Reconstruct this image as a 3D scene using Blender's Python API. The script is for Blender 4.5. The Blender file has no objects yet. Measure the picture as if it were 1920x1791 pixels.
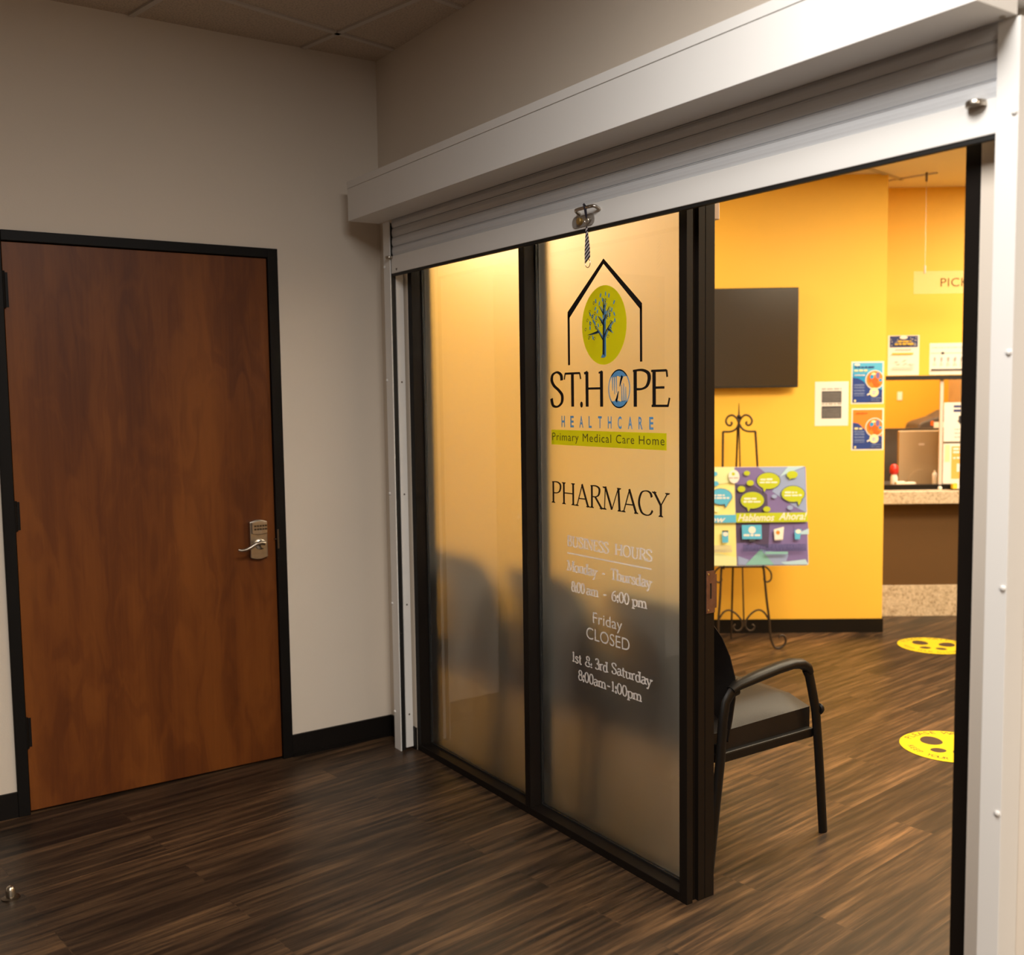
import bpy, bmesh, math, random
from mathutils import Vector, Matrix
random.seed(7)
scn = bpy.context.scene
COL = scn.collection
R = math.radians

# ------------------------------------------------------------------ camera, light, exposure
cd = bpy.data.cameras.new('camera')
cam = bpy.data.objects.new('camera', cd)
COL.objects.link(cam)
cd.sensor_fit = 'HORIZONTAL'
cd.sensor_width = 36.0
cd.lens = 36.0 * 1911.2 / 1920.0
cr, cu, cf = Vector((.5586, .8293, -.01398)), Vector((-.0580, .0559, .99675)), Vector((-.8274, .5560, -.0796))
cr.normalize(); cf = (cf - cr * cf.dot(cr)).normalized(); cu = cr.cross(cf)
mw = Matrix((cr, cu, -cf)).transposed().to_4x4()
mw.translation = (4.0156, -2.0289, 1.5052)
cam.matrix_world = mw
cd.dof.use_dof = True
cd.dof.focus_distance = 3.25
cd.dof.aperture_fstop = 2.6
cd.clip_start = .02
scn.camera = cam
scn.view_settings.view_transform = 'Standard'
scn.view_settings.look = 'None'
scn.view_settings.gamma = 1
scn.view_settings.use_curve_mapping = False
scn.view_settings.exposure = 0.0
try:
    scn.cycles.use_denoising = True
    scn.cycles.max_bounces = 10
    scn.cycles.transmission_bounces = 8
    scn.cycles.sample_clamp_indirect = 6
    scn.cycles.blur_glossy = 0.5
except Exception:
    pass
w = bpy.data.worlds.new('world'); scn.world = w
w.use_nodes = True
w.node_tree.nodes['Background'].inputs[0].default_value = (1, .85, .7, 1)
w.node_tree.nodes['Background'].inputs[1].default_value = .01

def lamp(name, loc, size, power, col, rz=0, spread=180):
    l = bpy.data.lights.new(name, 'AREA'); l.shape = 'RECTANGLE'
    l.size, l.size_y = size; l.energy = power; l.color = col; l.spread = R(spread)
    o = bpy.data.objects.new(name, l); COL.objects.link(o)
    o.location = loc; o.rotation_euler = (0, 0, rz)
    return o

lamp('corridor_lamp', (3.05, -1.30, 2.92), (.6, 1.2), 68, (1, .96, .91), R(12))
lamp('corridor_lamp', (5.9, -2.3, 2.92), (1.2, 1.2), 215, (1, .87, .72), R(12), 164)
PH = (1, .83, .58)
for x, y, p in ((1.5, 2.15, 72), (2.4, 3.3, 96), (-.75, 1.3, 38), (3.4, 1.6, 60), (1.45, 4.3, 70)):
    lamp('pharmacy_lamp', (x, y, 2.80), (.6, 1.2), p, PH, R(12))
lamp('dispensary_lamp', (-.30, 4.40, 2.78), (.6, .6), 75, PH, R(54))

# ------------------------------------------------------------------ frames: W world, Y yellow wall (x along it, y into it)
ANG = math.atan2(.813, .582)
OY = Vector((.081, 3.389, 0))
def fw(frame, p):
    p = Vector(p)
    if frame == 'W': return p
    c, s = math.cos(ANG), math.sin(ANG)
    return OY + Vector((p.x * c - p.y * s, p.x * s + p.y * c, p.z))
LOCAL = {}                                     # object name -> its own origin in its frame
def tag(o, label=None, cat=None, group=None, kind=None):
    if label: o['label'] = label
    if cat: o['category'] = cat
    if group: o['group'] = group
    if kind: o['kind'] = kind
    return o
def thing(name, loc, label=None, cat=None, frame='W', group=None, kind=None, rot=None):
    o = bpy.data.objects.new(name, None); COL.objects.link(o)
    o.empty_display_size = .1
    o.location = fw(frame, loc)
    o.rotation_euler = rot if rot else (0, 0, ANG if frame == 'Y' else 0)
    LOCAL[o.name] = Vector(loc)
    return tag(o, label, cat, group, kind)

class MB:
    def __init__(s): s.v, s.f, s.m = [], [], []
    def add(s, vs, fs, m=0):
        n = len(s.v); s.v += [tuple(v) for v in vs]
        s.f += [tuple(i + n for i in f) for f in fs]; s.m += [m] * len(fs); return s
    def box(s, x0, x1, y0, y1, z0, z1, m=0):
        return s.add([(x0,y0,z0),(x1,y0,z0),(x1,y1,z0),(x0,y1,z0),(x0,y0,z1),(x1,y0,z1),(x1,y1,z1),(x0,y1,z1)],
                     [(3,2,1,0),(4,5,6,7),(0,1,5,4),(1,2,6,5),(2,3,7,6),(3,0,4,7)], m)
    def tube(s, pts, r, n=10, m=0, closed=False, cap=True, flat=None):
        """round tube along pts; r a number or a list; flat=(vector, k) squeezes the section along vector"""
        pts = [Vector(p) for p in pts]; N = len(pts); base = len(s.v); rings = []
        rr = r if isinstance(r, (list, tuple)) else [r] * N
        up = None
        for i, p in enumerate(pts):
            a = pts[i - 1] if (i or closed) else p
            b = pts[(i + 1) % N] if (i < N - 1 or closed) else p
            t = (b - a).normalized()
            if up is None:
                up = Vector((0, 0, 1)) if abs(t.z) < .9 else Vector((1, 0, 0))
            e1 = (up - t * up.dot(t)).normalized(); e2 = t.cross(e1); up = e1
            ring = []
            for k in range(n):
                q = e1 * math.cos(2 * math.pi * k / n) * rr[i] + e2 * math.sin(2 * math.pi * k / n) * rr[i]
                if flat: q -= flat[0] * q.dot(flat[0]) * (1 - flat[1])
                ring.append(p + q)
            s.v += [tuple(q) for q in ring]; rings.append(i)
        for i in range(N if closed else N - 1):
            j = (i + 1) % N
            for k in range(n):
                l = (k + 1) % n
                s.f.append((base + i * n + k, base + i * n + l, base + j * n + l, base + j * n + k)); s.m.append(m)
        if cap and not closed:
            s.f.append(tuple(base + k for k in reversed(range(n)))); s.m.append(m)
            s.f.append(tuple(base + (N - 1) * n + k for k in range(n))); s.m.append(m)
        return s
    def lathe(s, prof, o, axis=(0, 0, 1), n=24, m=0):
        """prof: (radius, height) list turned about axis through o"""
        ax = Vector(axis).normalized(); e1 = ax.orthogonal().normalized(); e2 = ax.cross(e1); o = Vector(o)
        base = len(s.v)
        for r, h in prof:
            for k in range(n):
                a = 2 * math.pi * k / n
                s.v.append(tuple(o + ax * h + (e1 * math.cos(a) + e2 * math.sin(a)) * r))
        for i in range(len(prof) - 1):
            for k in range(n):
                l = (k + 1) % n
                s.f.append((base + i * n + k, base + i * n + l, base + (i + 1) * n + l, base + (i + 1) * n + k)); s.m.append(m)
        s.f.append(tuple(base + k for k in reversed(range(n)))); s.m.append(m)
        s.f.append(tuple(base + (len(prof) - 1) * n + k for k in range(n))); s.m.append(m)
        return s
    def extrude(s, poly, axis, a, b, m=0):
        """2D polygon swept along axis ('x','y','z') from a to b"""
        def P(u, v, t): return {'x': (t, u, v), 'y': (u, t, v), 'z': (u, v, t)}[axis]
        n = len(poly)
        return s.add([P(u, v, a) for u, v in poly] + [P(u, v, b) for u, v in poly],
                     [tuple(reversed(range(n))), tuple(range(n, 2 * n))] + [(i, (i + 1) % n, n + (i + 1) % n, n + i) for i in range(n)], m)
    def rot(s, M, start=0):
        for i in range(start, len(s.v)): s.v[i] = tuple(M @ Vector(s.v[i]))
        return s
    def build(s, name, mats, parent=None, bevel=0, smooth=False, frame='W', loc=None, subdiv=0, label=None, weld=True):
        me = bpy.data.meshes.new(name)
        off = LOCAL[parent.name] if parent else Vector(loc if loc else (0, 0, 0))
        me.from_pydata([tuple(Vector(v) - off) for v in s.v], [], s.f)
        for mt in (mats if isinstance(mats, (list, tuple)) else [mats]): me.materials.append(mt)
        for p, mi in zip(me.polygons, s.m): p.material_index = mi
        bm = bmesh.new(); bm.from_mesh(me)
        if weld: bmesh.ops.recalc_face_normals(bm, faces=bm.faces)
        bm.to_mesh(me); bm.free()
        if smooth:
            for p in me.polygons: p.use_smooth = True
        o = bpy.data.objects.new(name, me); COL.objects.link(o)
        LOCAL[o.name] = Vector(off)
        if parent: o.parent = parent
        else:
            o.location = fw(frame, off)
            if frame == 'Y': o.rotation_euler = (0, 0, ANG)
        if subdiv:
            md = o.modifiers.new('subdivision', 'SUBSURF'); md.levels = md.render_levels = subdiv
        if bevel:
            md = o.modifiers.new('bevel', 'BEVEL'); md.width = bevel; md.segments = 2; md.limit_method = 'ANGLE'; md.angle_limit = R(40)
            if smooth is None or bevel:
                pass
        if smooth and not subdiv:
            me.set_sharp_from_angle(angle=R(42))
        if label: o['label'] = label
        return o
def sub(parent, name):                        # lets a part own sub-parts that keep the same origin
    return parent

# ------------------------------------------------------------------ materials
def mat(name, col, rough=.5, metal=0, spec=.5, **kw):
    m = bpy.data.materials.new(name); m.use_nodes = True
    b = m.node_tree.nodes['Principled BSDF']
    b.inputs['Base Color'].default_value = (*col, 1); b.inputs['Roughness'].default_value = rough
    b.inputs['Metallic'].default_value = metal; b.inputs['Specular IOR Level'].default_value = spec
    for k, v in kw.items(): b.inputs[k.replace('_', ' ')].default_value = v
    return m
def nd(m, t, **kw):
    n = m.node_tree.nodes.new(t)
    for k, v in kw.items():
        if hasattr(n, k): setattr(n, k, v)
        else: n.inputs[k.replace('_', ' ')].default_value = v
    return n
def lk(m, a, b): m.node_tree.links.new(a, b)
def ramp(m, stops):
    r = m.node_tree.nodes.new('ShaderNodeValToRGB'); e = r.color_ramp.elements
    while len(e) < len(stops): e.new(.5)
    for x, (p, c) in zip(e, stops): x.position = p; x.color = (*c, 1)
    return r
def mapped(m, scale=(1, 1, 1), rot=(0, 0, 0), loc=(0, 0, 0)):
    tc = nd(m, 'ShaderNodeTexCoord'); mp = nd(m, 'ShaderNodeMapping')
    mp.inputs['Scale'].default_value = scale; mp.inputs['Rotation'].default_value = rot; mp.inputs['Location'].default_value = loc
    lk(m, tc.outputs['Object'], mp.inputs['Vector']); return mp.outputs['Vector']
def mottle(m, base, amount=.06, scale=8, bump=0, bscale=300):
    """gentle colour variation of a painted or moulded surface, and optional fine bump"""
    b = m.node_tree.nodes['Principled BSDF']; v = mapped(m)
    n = nd(m, 'ShaderNodeTexNoise', Scale=scale, Detail=3.0); lk(m, v, n.inputs['Vector'])
    r = ramp(m, [(.3, tuple(c * (1 - amount) for c in base)), (.7, tuple(min(1, c * (1 + amount)) for c in base))])
    lk(m, n.outputs['Fac'], r.inputs['Fac']); lk(m, r.outputs['Color'], b.inputs['Base Color'])
    if bump:
        n2 = nd(m, 'ShaderNodeTexNoise', Scale=bscale, Detail=2.0); lk(m, v, n2.inputs['Vector'])
        bp = nd(m, 'ShaderNodeBump', Strength=bump, Distance=.002); lk(m, n2.outputs['Fac'], bp.inputs['Height']); lk(m, bp.outputs['Normal'], b.inputs['Normal'])
    return m
def paint(name, col, rough=.55, amount=.02, bump=.12): return mottle(mat(name, col, rough, spec=.3), col, amount, 1.5, bump, 220)

M = {}
M['wall'] = paint('beige_paint', (.74, .66, .565))
M['yellow'] = paint('yellow_paint', (.88, .52, .065), .5)
M['ochre'] = paint('ochre_paint', (.72, .40, .04))
M['white_wall'] = paint('warm_white_paint', (.74, .68, .62))
M['pharm_ceiling'] = paint('ceiling_panel', (.88, .80, .66), .8)
M['brown_panel'] = paint('brown_panel', (.115, .062, .025), .5)
M['white_metal'] = mottle(mat('white_powder_coat', (.80, .785, .76), .38), (.80, .785, .76), .015, 3)
M['slat'] = mottle(mat('grey_white_slat', (.66, .675, .70), .42), (.66, .675, .70), .02, 4)
M['frame'] = mottle(mat('dark_bronze_frame', (.0085, .006, .0045), .5, spec=.16), (.0085, .006, .0045), .1, 5)
M['black'] = mat('black_rubber_and_slot_shade', (.004, .0035, .003), .6)
M['door_black'] = mottle(mat('black_door_frame', (.006, .005, .0045), .5, spec=.16), (.006, .005, .0045), .1, 5)
M['base'] = mottle(mat('black_baseboard', (.006, .0045, .0036), .5, spec=.2), (.006, .0045, .0036), .1, 6)
M['steel'] = mottle(mat('brushed_nickel', (.52, .47, .40), .3, 1), (.52, .47, .40), .08, 60)
M['steel_dark'] = mat('dark_steel', (.16, .13, .10), .35, 1)
M['brass'] = mat('brass', (.42, .27, .09), .45, .8); M['plate'] = mottle(mat('satin_plate', (.36, .33, .30), .5, .4), (.36, .33, .30), .08, 60)
M['bronze'] = mottle(mat('bronze_plate', (.16, .085, .06), .45, .6), (.16, .085, .06), .2, 40)
M['iron'] = mottle(mat('wrought_iron', (.030, .018, .010), .5, .3), (.030, .018, .010), .2, 60)
M['vinyl'] = mottle(mat('black_vinyl', (.008, .006, .0055), .5, spec=.3), (.008, .006, .0055), .12, 30, .25, 500)
M['plastic'] = mottle(mat('black_plastic', (.005, .0045, .0045), .45, spec=.22), (.005, .0045, .0045), .1, 30)
M['tv'] = mat('screen_glass', (.020, .016, .013), .22, spec=.6)
M['tv_case'] = mat('television_case', (.012, .010, .010), .35)
def flat(name, col, rough=.6): return mat(name, col, rough, spec=.25)
M['paper'] = flat('white_paper', (.80, .76, .72)); M['ink'] = flat('dark_ink', (.05, .05, .06)); M['navy'] = flat('navy_ink', (.035, .05, .17))
M['greyink'] = flat('grey_ink', (.42, .39, .38)); M['lime'] = flat('lime_vinyl', (.50, .52, .006)); M['lblack'] = flat('black_vinyl_letter', (.010, .008, .007))
M['lblue'] = flat('blue_vinyl_letter', (.13, .33, .60)); M['lnavy'] = flat('navy_vinyl', (.015, .03, .06)); M['lwhite'] = flat('white_vinyl_letter', (.74, .66, .60))
M['olive'] = flat('olive_ink', (.09, .085, .01)); M['blue'] = flat('blue_ink', (.02, .30, .62)); M['lightblue'] = flat('light_blue_ink', (.10, .45, .72))
M['deep'] = flat('deep_blue_ink', (.025, .055, .25)); M['orange'] = flat('orange_ink', (.85, .24, .03)); M['redor'] = flat('red_orange_ink', (.72, .13, .02))
M['cream'] = flat('cream_ink', (.82, .74, .42)); M['goldink'] = flat('gold_ink', (.72, .48, .05)); M['purple'] = flat('purple_ink', (.19, .15, .38))
M['dpurple'] = flat('dark_purple_ink', (.085, .065, .14)); M['lav'] = flat('lavender_ink', (.28, .36, .62)); M['sky'] = flat('sky_ink', (.42, .62, .78))
M['teal'] = flat('teal_ink', (.22, .48, .48)); M['paleyellow'] = flat('pale_yellow_ink', (.85, .78, .30)); M['paler'] = flat('pale_green_ink', (.72, .78, .42))
M['limeink'] = flat('lime_ink', (.44, .52, .02)); M['sticker'] = flat('yellow_sticker', (.62, .47, .012), .45); M['foot'] = flat('brown_footprint', (.06, .035, .022))
M['tanmon'] = mottle(mat('tan_grey_plastic', (.42, .31, .19), .4), (.42, .31, .19), .03, 6)
M['charcoal'] = mottle(mat('charcoal_plastic', (.06, .052, .05), .5), (.06, .052, .05), .08, 12)
M['red'] = mat('red_plastic', (.55, .025, .02), .35); M['card'] = mottle(mat('tan_board', (.40, .26, .13), .6), (.40, .26, .13), .06, 12)
M['orpaper'] = flat('orange_paper', (.80, .42, .10)); M['ypad'] = flat('yellow_pad', (.85, .60, .05)); M['pale'] = mat('pale_plastic', (.70, .58, .52), .45)
M['strap'] = flat('strap_white', (.55, .50, .50)); M['strapd'] = flat('strap_black', (.015, .012, .02))

def backlit(name, col, k):
    m = flat(name, col); nt = m.node_tree; t = nt.nodes.new('ShaderNodeBsdfTranslucent'); t.inputs[0].default_value = (*col, 1)
    mx = nt.nodes.new('ShaderNodeMixShader'); mx.inputs[0].default_value = k
    lk(m, nt.nodes['Principled BSDF'].outputs[0], mx.inputs[1]); lk(m, t.outputs[0], mx.inputs[2]); lk(m, mx.outputs[0], nt.nodes['Material Output'].inputs['Surface']); return m
M['lime'] = backlit('lime_vinyl', (.60, .60, .006), .55); M['lblue'] = backlit('blue_vinyl_letter', (.12, .34, .66), .15); M['lwhite'] = backlit('white_vinyl_letter', (.92, .87, .84), .30)
def granite():
    m = mat('speckled_counter', (.6, .5, .38), .35); b = m.node_tree.nodes['Principled BSDF']; v = mapped(m)
    n = nd(m, 'ShaderNodeTexNoise', Scale=55.0, Detail=5.0, Roughness=.75); lk(m, v, n.inputs['Vector'])
    r = ramp(m, [(.33, (.26, .19, .12)), (.47, (.52, .42, .30)), (.68, (.72, .60, .45))])
    lk(m, n.outputs['Fac'], r.inputs['Fac']); lk(m, r.outputs['Color'], b.inputs['Base Color']); return m
M['granite'] = granite()
def planks():
    m = mat('brown_plank_floor', (.1, .06, .03), .42, spec=.4); b = m.node_tree.nodes['Principled BSDF']
    v = mapped(m, rot=(0, 0, R(-97)))
    br = nd(m, 'ShaderNodeTexBrick', offset=.37, offset_frequency=2, squash=1.0)
    br.inputs['Scale'].default_value = 1; br.inputs['Brick Width'].default_value = 1.22; br.inputs['Row Height'].default_value = .152
    br.inputs['Mortar Size'].default_value = .0012; br.inputs['Color1'].default_value = (0, 0, 0, 1); br.inputs['Color2'].default_value = (1, 1, 1, 1); br.inputs['Mortar'].default_value = (.3, .3, .3, 1)
    br.inputs['Bias'].default_value = 0
    lk(m, v, br.inputs['Vector'])
    # per-plank shift of the grain
    sc = nd(m, 'ShaderNodeVectorMath', operation='MULTIPLY'); sc.inputs[1].default_value = (3.7, 5.1, 2.3); lk(m, br.outputs['Color'], sc.inputs[0])
    ad = nd(m, 'ShaderNodeVectorMath', operation='ADD'); lk(m, v, ad.inputs[0]); lk(m, sc.outputs[0], ad.inputs[1])
    st = nd(m, 'ShaderNodeMapping'); st.inputs['Scale'].default_value = (1.6, 26, 1); lk(m, ad.outputs[0], st.inputs['Vector'])
    n1 = nd(m, 'ShaderNodeTexNoise', Scale=1.6, Detail=6.0, Roughness=.62); lk(m, st.outputs[0], n1.inputs['Vector'])
    st2 = nd(m, 'ShaderNodeMapping'); st2.inputs['Scale'].default_value = (.9, 5.5, 1); lk(m, ad.outputs[0], st2.inputs['Vector'])
    n2 = nd(m, 'ShaderNodeTexNoise', Scale=1.3, Detail=3.0); lk(m, st2.outputs[0], n2.inputs['Vector'])
    r1 = ramp(m, [(.32, (.011, .0072, .0052)), (.47, (.042, .025, .0142)), (.60, (.098, .057, .029)), (.75, (.18, .105, .052))])
    lk(m, n1.outputs['Fac'], r1.inputs['Fac'])
    r2 = ramp(m, [(.3, (.45, .45, .47)), (.7, (1.25, 1.2, 1.15))]); lk(m, n2.outputs['Fac'], r2.inputs['Fac'])
    mu = nd(m, 'ShaderNodeMix', data_type='RGBA', blend_type='MULTIPLY'); mu.inputs[0].default_value = 1
    lk(m, r1.outputs['Color'], mu.inputs[6]); lk(m, r2.outputs['Color'], mu.inputs[7])
    r3 = ramp(m, [(0, (.66, .66, .68)), (.5, (.95, .95, .95)), (1, (1.25, 1.2, 1.14))]); lk(m, br.outputs['Color'], r3.inputs['Fac'])
    mv = nd(m, 'ShaderNodeMix', data_type='RGBA', blend_type='MULTIPLY'); mv.inputs[0].default_value = 1
    lk(m, mu.outputs[2], mv.inputs[6]); lk(m, r3.outputs['Color'], mv.inputs[7]); lk(m, mv.outputs[2], b.inputs['Base Color'])
    bp = nd(m, 'ShaderNodeBump', Strength=.25, Distance=.002); lk(m, n1.outputs['Fac'], bp.inputs['Height']); lk(m, bp.outputs['Normal'], b.inputs['Normal'])
    return m
M['planks'] = planks()
def doorwood():
    m = mat('cherry_door_veneer', (.15, .04, .01), .42, spec=.3); b = m.node_tree.nodes['Principled BSDF']
    v = mapped(m, scale=(1, 4.2, 1.1))
    wp = nd(m, 'ShaderNodeTexNoise', Scale=1.7, Detail=2.0); lk(m, v, wp.inputs['Vector'])
    mv = nd(m, 'ShaderNodeVectorMath', operation='MULTIPLY_ADD'); mv.inputs[1].default_value = (0, 1.5, 1.5); lk(m, wp.outputs['Color'], mv.inputs[0]); lk(m, v, mv.inputs[2])
    n0 = nd(m, 'ShaderNodeTexNoise', Scale=1.15, Detail=4.0, Roughness=.55); lk(m, mv.outputs[0], n0.inputs['Vector'])
    fig = nd(m, 'ShaderNodeMath', operation='MULTIPLY'); fig.inputs[1].default_value = 26.0; lk(m, n0.outputs['Fac'], fig.inputs[0])
    sn = nd(m, 'ShaderNodeMath', operation='SINE'); lk(m, fig.outputs[0], sn.inputs[0])
    v2 = mapped(m, scale=(40, 55, 1.6)); n1 = nd(m, 'ShaderNodeTexNoise', Scale=2.0, Detail=4.0); lk(m, v2, n1.inputs['Vector'])
    v3 = mapped(m, scale=(1, 5.5, .35)); n3 = nd(m, 'ShaderNodeTexNoise', Scale=1.3, Detail=2.0); lk(m, v3, n3.inputs['Vector'])
    c = nd(m, 'ShaderNodeMath', operation='MULTIPLY_ADD'); c.inputs[1].default_value = .085; lk(m, sn.outputs[0], c.inputs[0]); lk(m, n3.outputs['Fac'], c.inputs[2])
    e = nd(m, 'ShaderNodeMath', operation='MULTIPLY_ADD'); e.inputs[1].default_value = .22; lk(m, n1.outputs['Fac'], e.inputs[0]); lk(m, c.outputs[0], e.inputs[2])
    r = ramp(m, [(.34, (.082, .0190, .0031)), (.60, (.142, .0380, .0052)), (.86, (.200, .0590, .0082))])
    lk(m, e.outputs[0], r.inputs['Fac']); lk(m, r.outputs['Color'], b.inputs['Base Color']); return m
M['door'] = doorwood()
def tile(name, base):
    m = mat(name, base, .9, spec=.1); b = m.node_tree.nodes['Principled BSDF']; v = mapped(m)
    n = nd(m, 'ShaderNodeTexNoise', Scale=130.0, Detail=3.0); lk(m, v, n.inputs['Vector'])
    r = ramp(m, [(.40, tuple(c * .80 for c in base)), (.52, base)]); lk(m, n.outputs['Fac'], r.inputs['Fac']); lk(m, r.outputs['Color'], b.inputs['Base Color'])
    bp = nd(m, 'ShaderNodeBump', Strength=.4, Distance=.003); lk(m, n.outputs['Fac'], bp.inputs['Height']); lk(m, bp.outputs['Normal'], b.inputs['Normal']); return m
M['tile'] = tile('mineral_ceiling_tile', (.60, .50, .40)); M['tbar'] = mat('ceiling_grid_metal', (.58, .52, .46), .5)
def frosted(rough, tl):
    m = bpy.data.materials.new('frosted_glass_back'); m.use_nodes = True; nt = m.node_tree
    nt.nodes.remove(nt.nodes['Principled BSDF']); out = nt.nodes['Material Output']
    b = nt.nodes.new('ShaderNodeBsdfGlass'); b.distribution = 'BECKMANN'
    b.inputs['Color'].default_value = (.89, .93, .99, 1); b.inputs['Roughness'].default_value = rough; b.inputs['IOR'].default_value = 1.45
    t = nt.nodes.new('ShaderNodeBsdfTranslucent'); t.inputs[0].default_value = (.82, .86, .90, 1)
    mx = nt.nodes.new('ShaderNodeMixShader'); mx.inputs[0].default_value = tl
    lk(m, b.outputs[0], mx.inputs[1]); lk(m, t.outputs[0], mx.inputs[2]); lk(m, mx.outputs[0], out.inputs['Surface']); return m
M['frost'] = frosted(.60, .05)
M['glass'] = mat('clear_glass', (.97, .98, .97), 0.0, Transmission_Weight=1.0, IOR=1.45)
def thinglass():
    m = bpy.data.materials.new('clear_window_glass'); m.use_nodes = True; nt = m.node_tree; out = nt.nodes['Material Output']
    nt.nodes.remove(nt.nodes['Principled BSDF'])
    a = nt.nodes.new('ShaderNodeBsdfTransparent'); g = nt.nodes.new('ShaderNodeBsdfGlossy'); g.inputs['Roughness'].default_value = .02
    a.inputs[0].default_value = (.97, .97, .95, 1)
    f = nt.nodes.new('ShaderNodeFresnel'); f.inputs[0].default_value = 1.45; mx = nt.nodes.new('ShaderNodeMixShader')
    lk(m, f.outputs[0], mx.inputs[0]); lk(m, a.outputs[0], mx.inputs[1]); lk(m, g.outputs[0], mx.inputs[2]); lk(m, mx.outputs[0], out.inputs['Surface']); return m
M['clear'] = thinglass()
def acrylic():
    m = bpy.data.materials.new('frosted_acrylic'); m.use_nodes = True; nt = m.node_tree; out = nt.nodes['Material Output']; b = nt.nodes['Principled BSDF']
    b.inputs['Base Color'].default_value = (.9, .85, .75, 1); b.inputs['Roughness'].default_value = .3
    a = nt.nodes.new('ShaderNodeBsdfTransparent'); mx = nt.nodes.new('ShaderNodeMixShader'); mx.inputs[0].default_value = .10
    lk(m, a.outputs[0], mx.inputs[1]); lk(m, b.outputs[0], mx.inputs[2]); lk(m, mx.outputs[0], out.inputs['Surface']); return m
M['acrylic'] = acrylic()

# ------------------------------------------------------------------ the shell
H, HP = 2.9315, 2.815
def struct(o): return tag(o, kind='structure')
struct(MB().box(-3.2, 12, -9, 10, -.06, 0).build('floor', M['planks']))
wl = MB(); D0, D1, DT = -1.5235, -.4695, 2.113
wl.box(-.115, 0, -9, D0, 0, H); wl.box(-.115, 0, D1, 0, 0, H); wl.box(-.115, 0, D0, D1, DT, H)
struct(wl.build('wall_left', M['wall']))
wf = MB(); wf.box(-2.9, .241, 0, .115, 0, H + .04); wf.box(2.7665, 12, 0, .115, 0, H + .04); wf.box(.241, 2.7665, 0, .115, 2.24, H + .04)
struct(wf.build('wall_front', M['wall']))
struct(MB().box(-.115, 12, -9.12, -9, 0, H).build('wall_corridor', M['wall']))
struct(MB().box(12, 12.1, -9, .115, 0, H).build('wall_corridor_end', M['wall']))
cl = struct(MB().box(-.115, 12, -9.12, 0, H, H + .04).build('ceiling', M['tile']))
g = R(11.9); u2 = Vector((math.cos(g), math.sin(g), 0)); n2 = Vector((-math.sin(g), math.cos(g), 0))
def clipline(p, d, x0, x1, y0, y1):
    t0, t1 = -20, 20
    for a, lo, hi in ((0, x0, x1), (1, y0, y1)):
        if abs(d[a]) < 1e-6: continue
        q0, q1 = (lo - p[a]) / d[a], (hi - p[a]) / d[a]
        t0, t1 = max(t0, min(q0, q1)), min(t1, max(q0, q1))
    return (t0, t1) if t1 > t0 else None
def grid(z, box, oa, sa, ob, sb, name, parent, m):
    b = MB()
    for off0, st, dv, nn in ((oa, sa, u2, n2), (ob, sb, n2, u2)):
        for k in range(-14, 15):
            p = nn * (off0 + st * k); r = clipline(p, dv, *box)
            if not r or r[1] - r[0] < .05: continue
            A, B = p + dv * (r[0] + .012), p + dv * (r[1] - .012); s_ = nn * .011
            z1 = z + .002
            b.add([(A - s_) + Vector((0, 0, z - .008)), (A + s_) + Vector((0, 0, z - .008)), (B + s_) + Vector((0, 0, z - .008)), (B - s_) + Vector((0, 0, z - .008)),
                   (A - s_) + Vector((0, 0, z1)), (A + s_) + Vector((0, 0, z1)), (B + s_) + Vector((0, 0, z1)), (B - s_) + Vector((0, 0, z1))],
                  [(3,2,1,0),(4,5,6,7),(0,1,5,4),(1,2,6,5),(2,3,7,6),(3,0,4,7)])
    return b.build(name, m, parent)
grid(H, (0.001, 6.99, -4.59, -.001), -.3285, .6585, .179, .5214, 'ceiling_grid', cl, M['tbar'])
cp = struct(MB().box(-3.2, 5.4, .115, 10, HP, HP + .04).build('ceiling_pharmacy', M['pharm_ceiling']))
P0 = Vector((.03, 3.57, 0))
grid(HP, (-.35, 5.2, .13, 3.62), P0.dot(n2), .61, P0.dot(u2), .61, 'ceiling_grid', cp, M['tbar'])
# yellow walls of the pharmacy
yw = MB(); yw.box(-4.3, 0, 0, .1, 0, HP); yw.box(-.1, 0, .1, .444, 0, HP)
struct(yw.build('wall_yellow', M['yellow'], frame='Y'))
bk = MB(); WS0, WS1, WZ0, WZ1 = .011, 1.501, .851, 1.590
bk.box(-.1, WS0, .444, .544, 0, HP); bk.box(WS1, 7, .444, .544, 0, HP); bk.box(WS0, WS1, .444, .544, WZ1, HP); bk.box(WS0, WS1, .4705, .544, .80, WZ0)
struct(bk.build('wall_back', M['yellow'], frame='Y'))
struct(MB().box(WS0, WS1, .4705, .544, .0, .80).build('wall_counter', M['brown_panel'], frame='Y'))
struct(MB().box(5.2, 5.3, .115, 9.5, 0, HP).build('wall_pharmacy_right', M['yellow']))
struct(MB().box(-.3, 2.6, 2.3, 2.4, 0, HP).build('wall_dispensary', M['ochre'], frame='Y'))
struct(MB().box(-.3, -.2, .544, 2.3, 0, HP).build('wall_dispensary_side', M['ochre'], frame='Y'))
struct(MB().box(2.5, 2.6, .544, 2.3, 0, HP).build('wall_dispensary_end', M['ochre'], frame='Y'))
# baseboards
bb = MB(); bb.box(0, .010, D1, -.001, 0, .093); bb.box(.010, .016, D1, -.001, 0, .010)
bb.box(0, .010, -4.59, D0, 0, .093)
struct(bb.build('baseboard_left', M['base']))
struct(MB().box(.012, .2395, -.008, 0, 0, .095).build('baseboard_front', M['base']))
struct(MB().box(-4.1, 0.004, -.010, 0, 0, .086).build('baseboard_back', M['base'], frame='Y'))

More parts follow.
